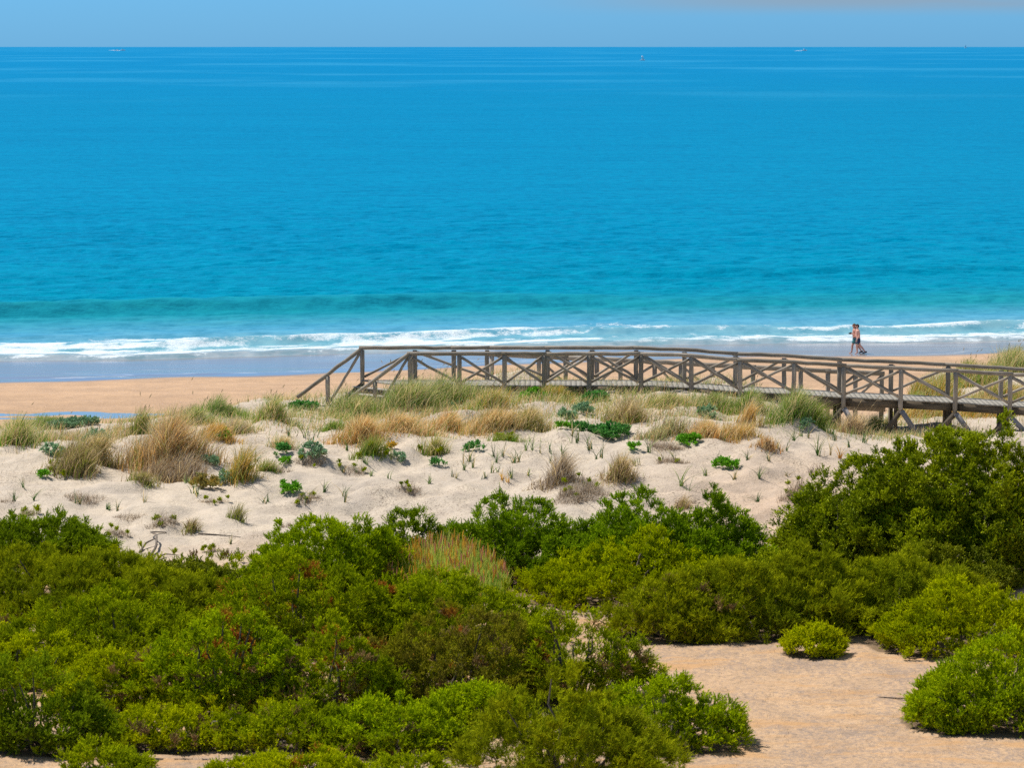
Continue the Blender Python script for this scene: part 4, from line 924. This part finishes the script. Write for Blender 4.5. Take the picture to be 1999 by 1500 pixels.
# low green creeping cover among the bushes
for sty, cnt, sd_ in (('olive', 2600, 79), ('yellow', 1500, 81)):
    X = rg.uniform(-12, 8, cnt); Y = rg.uniform(57, 76, cnt); pxs = CX + X / Y * F
    keep = (rg.random(cnt) < sstep(-.35, .3, fbm(X * .35, Y * .35, sd_))) & ((pxs < 1120) | (Y > 72.5)) & ((pxs < 850) | (Y > 62)); X, Y = X[keep], Y[keep]
    C = np.stack([X, Y, terrain(X, Y) + .05 + .45 * rg.random(len(X)) * np.clip(.5 + fbm(X * .7, Y * .7, sd_ + 1), 0, 1)], -1)
    V, Fc, col = foliage(rg, C, np.tile((0, 0, 1.), (len(C), 1)), STY[sty], dead=.12, rscale=1.0)
    kind(mesh_np('undergrowth', V, [Fc], M_leaf, None, col), 'stuff')

# ------------------------------------------------------------------ people
def flat(name, c, rough=.7, var=.1): return simple(name, c, rough, .25, var, 9.0)
M_skin = flat('skin', (.80, .46, .36)); M_skin2 = flat('skin_tanned', (.66, .36, .27)); M_hair = flat('dark_grey_hair', (.035, .028, .025), .6, .3); M_hair2 = flat('brown_hair', (.16, .085, .045), .6, .3)
M_blackp = flat('black_plastic', (.012, .012, .014), .4); M_shoe = flat('shoe_grey', (.08, .09, .10)); M_eye = flat('eye_dark', (.02, .015, .012), .3)
def shorts_mat(name, a, b, c):
    g = N(name); p = g.n('TexCoord').outputs['Object']
    v = g.n('TexVoronoi', {'Vector': p, 'Scale': 13.0}).outputs['Color']; k = g.n('SeparateColor', {0: v}).outputs[0]
    col = g.ramp(k, [(.0, a), (.45, b), (.8, c)], 'CONSTANT')
    return g.done(g.n('BsdfPrincipled', {'Base Color': col, 'Roughness': .8}).outputs[0])
M_sh1 = shorts_mat('navy_floral_cloth', (.015, .03, .12), (.03, .08, .16), (.22, .34, .25)); M_sh2 = shorts_mat('teal_cloth', (.06, .26, .28), (.08, .32, .33), (.05, .20, .24))
def skin(name, joints, links, mat, parent, sub=2, rt=0):
    names = list(joints); me = bpy.data.meshes.new(name)
    me.from_pydata([joints[k][0] for k in names], [(names.index(a), names.index(b)) for a, b in links], [])
    o = bpy.data.objects.new(name, me); COL.objects.link(o); o.parent = parent
    m = o.modifiers.new('skin', 'SKIN'); m.use_smooth_shade = True; m.branch_smoothing = .4
    sv = me.skin_vertices[0].data
    for i, k in enumerate(names):
        r = joints[k][1]; sv[i].radius = r if isinstance(r, tuple) else (r, r)
        sv[i].use_root = (i == rt)
    d = o.modifiers.new('smooth', 'SUBSURF'); d.levels = sub; d.render_levels = sub
    me.materials.append(mat); return o
def chain(*n): return [(n[i], n[i + 1]) for i in range(len(n) - 1)]
def figure(label, X, Y, legs, arms, mskin, mhair, mshorts, shoes, turn=0.0, hairlong=False, lean=0.0):
    """a walker; local +x is forward, +y is the walker's left side, z up"""
    z0 = float(terrain(X, Y)); rt = root('person', (X, Y, z0), label, 'person'); rt.rotation_euler = (0, 0, math.pi + turn)
    J = {'pelvis': ((0, 0, .93), (.18, .155)), 'belly': ((.025, 0, 1.10), (.215, .175)), 'chest': ((.01 + lean, 0, 1.30), (.205, .165)), 'collar': ((.0 + lean, 0, 1.42), (.13, .085)),
         'neck': ((.03 + lean, 0, 1.50), .062), 'jaw': ((.065 + lean, 0, 1.575), .072), 'skull': ((.055 + lean, 0, 1.655), .098), 'crown': ((.045 + lean, 0, 1.715), .07), 'nose': ((.158 + lean, 0, 1.625), .014)}
    Lk = chain('pelvis', 'belly', 'chest', 'collar', 'neck', 'jaw', 'skull', 'crown') + [('skull', 'nose')]
    for s, (kn, an, toe) in zip((1, -1), legs):
        t = 'l' if s > 0 else 'r'
        J['hip' + t] = ((.0, .095 * s, .86), .11); J['mid' + t] = ((kn[0] * .5, .1 * s, (.86 + kn[1]) / 2), .098); J['kn' + t] = ((kn[0], .1 * s, kn[1]), .066)
        J['ca' + t] = ((kn[0] * .65 + an[0] * .35 - .015, .1 * s, kn[1] * .65 + an[1] * .35), .066); J['an' + t] = ((an[0], .1 * s, an[1]), .036)
        J['he' + t] = ((an[0] - .04, .1 * s, an[1] - .045), .032); J['ba' + t] = ((toe[0] - .07, .1 * s, toe[1] + .01), (.038, .028)); J['to' + t] = ((toe[0], .1 * s, toe[1]), (.032, .02))
        Lk += chain('pelvis', 'hip' + t, 'mid' + t, 'kn' + t, 'ca' + t, 'an' + t, 'ba' + t, 'to' + t) + [('an' + t, 'he' + t)]
    for s, (el, wr, fd) in zip((1, -1), arms):
        t = 'L' if s > 0 else 'R'
        J['sh' + t] = ((.0 + lean, .19 * s, 1.39), .062); J['el' + t] = ((el[0], el[1] * s, el[2]), .042); J['wr' + t] = ((wr[0], wr[1] * s, wr[2]), .028)
        fd = np.array((fd[0], fd[1] * s, fd[2])); fd = fd / np.linalg.norm(fd); w = np.array(J['wr' + t][0]); ax = np.array((1.0, 0, 0)); ax = ax - fd * ax.dot(fd); ax /= np.linalg.norm(ax); curl = np.cross(ax, fd) * (1 if s > 0 else -1) * .35
        J['pa' + t] = (tuple(w + fd * .055), (.036, .018)); Lk += chain('collar', 'sh' + t, 'el' + t, 'wr' + t, 'pa' + t)
        for q, (off, ln) in enumerate(((.030, .075), (.010, .088), (-.010, .082), (-.028, .064))):
            b = w + fd * .095 + ax * off
            J[f'f{q}a' + t] = (tuple(b), .0095); J[f'f{q}b' + t] = (tuple(b + (fd * .9 + curl) * ln * .5), .0085); J[f'f{q}c' + t] = (tuple(b + (fd * .8 + curl * 1.8) * ln), .007)
            Lk += chain('pa' + t, f'f{q}a' + t, f'f{q}b' + t, f'f{q}c' + t)
        b = w + fd * .04 + ax * .036
        J['tha' + t] = (tuple(b), .011); J['thb' + t] = (tuple(b + fd * .035 + ax * .025 + curl * .02), .0095); Lk += chain('pa' + t, 'tha' + t, 'thb' + t)
    skin('body', J, Lk, mskin, rt)
    # shorts
    S = {'w': ((.01, 0, 1.03), (.20, .165)), 'p': ((0, 0, .92), (.20, .168))}
    Ls = [('w', 'p')]
    for s, (kn, an, toe) in zip((1, -1), legs):
        t = 'l' if s > 0 else 'r'; f = lambda u: ((kn[0] * u, .1 * s, .86 + (kn[1] - .86) * u))
        S['a' + t] = (f(.15), .128); S['b' + t] = (f(.78), .122); Ls += chain('p', 'a' + t, 'b' + t)
    skin('shorts', S, Ls, mshorts, rt, 1)
    mb = MB(); mb.ball((.03 + lean, 0, 1.672), (.105, .088, .088)); mb.ball((-.012 + lean, 0, 1.63), (.075, .084, .095))
    if hairlong: mb.ball((-.03 + lean, 0, 1.545), (.06, .075, .10))
    mb.build('hair', mhair, rt, True)
    for s in (1, -1):
        mb = MB(); mb.ball((.138 + lean, .034 * s, 1.652), .011, 8, 6); mb.build('eye', M_eye, rt, True)
        mb = MB(); mb.ball((.045 + lean, .092 * s, 1.635), (.022, .012, .032), 8, 6); mb.build('ear', mskin, rt, True)
    mb = MB(); mb.ball((.138 + lean, 0, 1.578), (.01, .025, .006), 8, 6); mb.build('mouth', flat('lips', (.35, .12, .10)), rt, True)
    for i, (s, (kn, an, toe)) in enumerate(zip((1, -1), legs)):
        if shoes and shoes[i]:
            c = ((an[0] + toe[0]) / 2 - .01, .1 * s, (an[1] + toe[1]) / 2 - .01)
            mb = MB(); d = np.array((toe[0] - an[0] + .08, 0, toe[1] - an[1] + .045)); d /= np.linalg.norm(d); u = np.array((-d[2], 0, d[0]))
            mb.tube([np.array(c) - d * .15, np.array(c) - d * .12, np.array(c), np.array(c) + d * .1, np.array(c) + d * .14], [.03, .05, .048, .042, .02], 10); mb.build('shoe', M_shoe, rt, True)
    return rt
g = ground_at(1675, 691.5)
legA = [((.10, .47), (.06, .085), (.21, .025)), ((-.10, .50), (-.42, .13), (-.33, .03))]
armA = [((-.04, .235, 1.11), (.10, .235, .88), (.25, .0, -1)), ((.05, .23, 1.10), (.20, .16, 1.02), (1, -.2, .1))]
figure('bare chested man with dark hair and navy patterned shorts walking along the wet sand', g[0], g[1], legA, armA, M_skin, M_hair, M_sh1, (0, 1), lean=.03)
legB = [((.16, .48), (.20, .085), (.35, .025)), ((-.12, .50), (-.40, .14), (-.31, .03))]
armB = [((-.03, .25, 1.12), (.17, .17, 1.16), (.7, -1, .1)), ((-.03, .25, 1.12), (.17, .17, 1.16), (.7, -1, .1))]
X2, Y2 = g[0] - .13, g[1] + .55
figure('person in teal shorts walking half hidden behind the bare chested man', X2, Y2, legB, armB, M_skin2, M_hair2, M_sh2, (0, 1), lean=.02, hairlong=True)
mb = MB(); cz = float(terrain(X2, Y2)) + 1.18; cx_ = X2 - .29
mb.plank((cx_ + .06, Y2 - .075, cz), (cx_ + .06, Y2 + .075, cz), (0, 0, 1), .10, .06); mb.plank((cx_ + .05, Y2 - .03, cz + .06), (cx_ + .05, Y2 + .03, cz + .06), (0, 0, 1), .04, .05)
mb.tube([(cx_ + .04, Y2, cz), (cx_ - .03, Y2, cz), (cx_ - .08, Y2, cz - .005)], [.042, .045, .04], 14)
tag(mb.build('camera_with_lens', M_blackp, None, False, loc=(cx_, Y2, cz)), 'black camera held at the chest by the half hidden person in teal shorts', 'camera')

# ------------------------------------------------------------------ boats far out
M_hull = flat('white_hull', (.82, .83, .84), .35, .04); M_glass = flat('dark_windscreen', (.05, .07, .09), .15); M_sail = flat('grey_blue_sail', (.25, .42, .55))
def boat(name, label, px, py, L, cabin, group=None, sail=False):
    Y = CAMZ / ((py - 82) / F); X = (px - CX) / F * Y
    rt = root(name, (X, Y, 0), label, 'boat', group); rt.rotation_euler = (0, 0, .25)
    st = np.linspace(-.5, .5, 9); wdt = np.array([.80, .92, 1, 1, .97, .86, .66, .38, .03]) * L * .16; dk = np.array([.11, .105, .10, .10, .105, .115, .13, .15, .17]) * L
    V = []
    for x, w_, d in zip(st * L, wdt, dk): V += [(x, -w_, d), (x, -w_ * .75, d * .2), (x, 0, -.05 * L), (x, w_ * .75, d * .2), (x, w_, d)]
    f = [(i * 5 + j, i * 5 + j + 1, i * 5 + 6 + j, i * 5 + 5 + j) for i in range(8) for j in range(4)] + [(i * 5 + 4, i * 5, i * 5 + 5, i * 5 + 9) for i in range(8)] + [(0, 4, 3, 1)]
    mb = MB(); mb.add(V, f, [(1, 3, 2)]); mb.build('hull', M_hull, rt)
    if cabin:
        mb = MB(); a, h = L * .10, L * cabin; V = []
        for x0, x1, z in ((-.18, .2, .1), (-.16, .10, .1 + cabin * .65), (-.2, .12, .1 + cabin * .68), (-.2, .10, .1 + cabin)): V += [(x0 * L, -a, z * L), (x1 * L, -a * .8, z * L), (x1 * L, a * .8, z * L), (x0 * L, a, z * L)]
        mb.add(V, [(k * 4 + j, k * 4 + (j + 1) % 4, k * 4 + 4 + (j + 1) % 4, k * 4 + 4 + j) for k in range(3) for j in range(4)] + [(12, 13, 14, 15)]); mb.build('cabin', M_hull, rt)
        mb = MB(); mb.plank((.155 * L, -a * .7, L * (.1 + cabin * .42)), (.155 * L, a * .7, L * (.1 + cabin * .42)), (-.3, 0, 1), L * cabin * .3, .02 * L); mb.build('windscreen', M_glass, rt)
    if cabin and cabin < .5:
        V = []
        for x in np.linspace(-.45, -2.2, 10):
            k = (-.45 - x) / 1.75; hw = (.10 + .15 * k) * L; hh_ = .06 * L * (1 - k) ** .7
            V += [(x * L, -hw, -.1), (x * L, -hw * .5, hh_ * random.uniform(.6, 1)), (x * L, hw * .5, hh_ * random.uniform(.6, 1)), (x * L, hw, -.1)]
        mb = MB(); mb.add(V, [(i * 4 + j, i * 4 + 4 + j, i * 4 + 5 + j, i * 4 + 1 + j) for i in range(9) for j in range(3)]); mb.build('wake', M_hull, rt, True)
    if sail:
        mb = MB(); mb.tube([(.05 * L, 0, .1 * L), (.05 * L, 0, 1.25 * L)], .012 * L, 6); mb.build('mast', M_sail, rt)
        V = []
        for t in np.linspace(0, 1, 7): V += [(.03 * L, 0, (.2 + t) * L), (.03 * L - .42 * L * (1 - t), .05 * L * math.sin(t * 3.1), (.2 + t) * L)]
        mb = MB(); mb.add(V, [(2 * i, 2 * i + 1, 2 * i + 3, 2 * i + 2) for i in range(6)]); mb.build('sail', M_sail, rt)
boat('motorboat', 'white motorboat with low cabin just below the horizon, far left on the sea', 244, 98, 11, .22, 'boats far out at sea')
boat('motorboat', 'small low white boat close left of the motorboat near the horizon', 232, 97.5, 10, .06, 'boats far out at sea')
boat('motorboat', 'tall cabined white boat, lowest and nearest of the boats on the sea', 1253, 117, 5.5, .75, 'boats far out at sea')
boat('motorboat', 'white boat alone by the horizon right of the tall cabined boat', 1567, 98.5, 12, .24, 'boats far out at sea')
boat('sailboat', 'faint bluish sail standing on the horizon near the right border', 1880, 93, 9, 0, 'boats far out at sea', sail=True)

# ------------------------------------------------------------------ light, sky, output
EL, AZ = math.radians(60), math.atan2(-.66, .33)    # azimuth measured from +Y towards +X
sd = np.array((math.sin(AZ) * math.cos(EL), math.cos(AZ) * math.cos(EL), math.sin(EL)))
sun = bpy.data.lights.new('sun', 'SUN'); sun.energy = 4.9; sun.angle = math.radians(.5); sun.color = (1, .955, .88)
so = bpy.data.objects.new('sun', sun); COL.objects.link(so)
from mathutils import Vector
so.rotation_euler = Vector(tuple(-sd)).to_track_quat('-Z', 'Y').to_euler(); so.location = (-40, 60, 80)
w = bpy.data.worlds.new('World'); SC.world = w; w.use_nodes = True
nt = w.node_tree; nt.nodes.clear()
sky = nt.nodes.new('ShaderNodeTexSky'); sky.sky_type = 'NISHITA'; sky.sun_disc = False
sky.sun_elevation = EL; sky.sun_rotation = AZ; sky.ozone_density = 1.0; sky.air_density = 1.0; sky.dust_density = .3
mx = nt.nodes.new('ShaderNodeMix'); mx.data_type = 'RGBA'; mx.blend_type = 'MULTIPLY'; mx.inputs[0].default_value = 1; 
tc = nt.nodes.new('ShaderNodeTexCoord'); sp = nt.nodes.new('ShaderNodeSeparateXYZ'); nt.links.new(tc.outputs['Generated'], sp.inputs[0])
rp_ = nt.nodes.new('ShaderNodeValToRGB'); nt.links.new(sp.outputs[2], rp_.inputs[0]); rp_.color_ramp.elements.new(.5)
for e_, (p_, c_) in zip(rp_.color_ramp.elements, [(0, (.135, .50, 1.22)), (.12, (.18, .47, .82)), (.45, (.44, .47, .48))]): e_.position = p_; e_.color = (*c_, 1)
nt.links.new(rp_.outputs[0], mx.inputs[7])
def nd(typ, **kw):
    d = nt.nodes.new('ShaderNode' + typ)
    for k_, v_ in kw.items(): setattr(d, k_, v_)
    return d
def mrange(sock, a_, b_):
    m_ = nd('MapRange', interpolation_type='SMOOTHSTEP'); nt.links.new(sock, m_.inputs[0]); m_.inputs[1].default_value = a_; m_.inputs[2].default_value = b_; return m_.outputs[0]
nz_ = nd('TexNoise'); mp_ = nd('Mapping'); mp_.inputs['Scale'].default_value = (9, 9, 130); nt.links.new(tc.outputs['Generated'], mp_.inputs[0]); nt.links.new(mp_.outputs[0], nz_.inputs['Vector']); nz_.inputs['Scale'].default_value = 1; nz_.inputs['Detail'].default_value = 4
def mul(a_, b_):
    m_ = nd('Math', operation='MULTIPLY'); nt.links.new(a_, m_.inputs[0])
    if isinstance(b_, float): m_.inputs[1].default_value = b_
    else: nt.links.new(b_, m_.inputs[1])
    return m_.outputs[0]
cl_ = mul(mul(mrange(sp.outputs[0], -.02, .10), mrange(sp.outputs[2], .0075, .0135)), mrange(nz_.outputs[0], .25, .6))
cm_ = nd('Mix', data_type='RGBA'); nt.links.new(mul(cl_, .75), cm_.inputs[0]); nt.links.new(mx.outputs[2], cm_.inputs[6]); cm_.inputs[7].default_value = (2.0, 2.45, 3.0, 1)
hz_ = nd('Mix', data_type='RGBA'); nt.links.new(mul(mrange(sp.outputs[2], .06, .0), .18), hz_.inputs[0]); nt.links.new(cm_.outputs[2], hz_.inputs[6]); hz_.inputs[7].default_value = (2.2, 3.4, 4.6, 1)
bg = nt.nodes.new('ShaderNodeBackground'); bg.inputs[1].default_value = .145
ow = nt.nodes.new('ShaderNodeOutputWorld')
nt.links.new(sky.outputs[0], mx.inputs[6]); nt.links.new(hz_.outputs[2], bg.inputs[0]); nt.links.new(bg.outputs[0], ow.inputs[0])
SC.view_settings.view_transform = 'Standard'; SC.view_settings.look = 'None'; SC.view_settings.exposure = 0; SC.view_settings.gamma = 1
SC.render.engine = 'CYCLES'; SC.cycles.use_denoising = False; SC.cycles.max_bounces = 6; SC.cycles.diffuse_bounces = 3
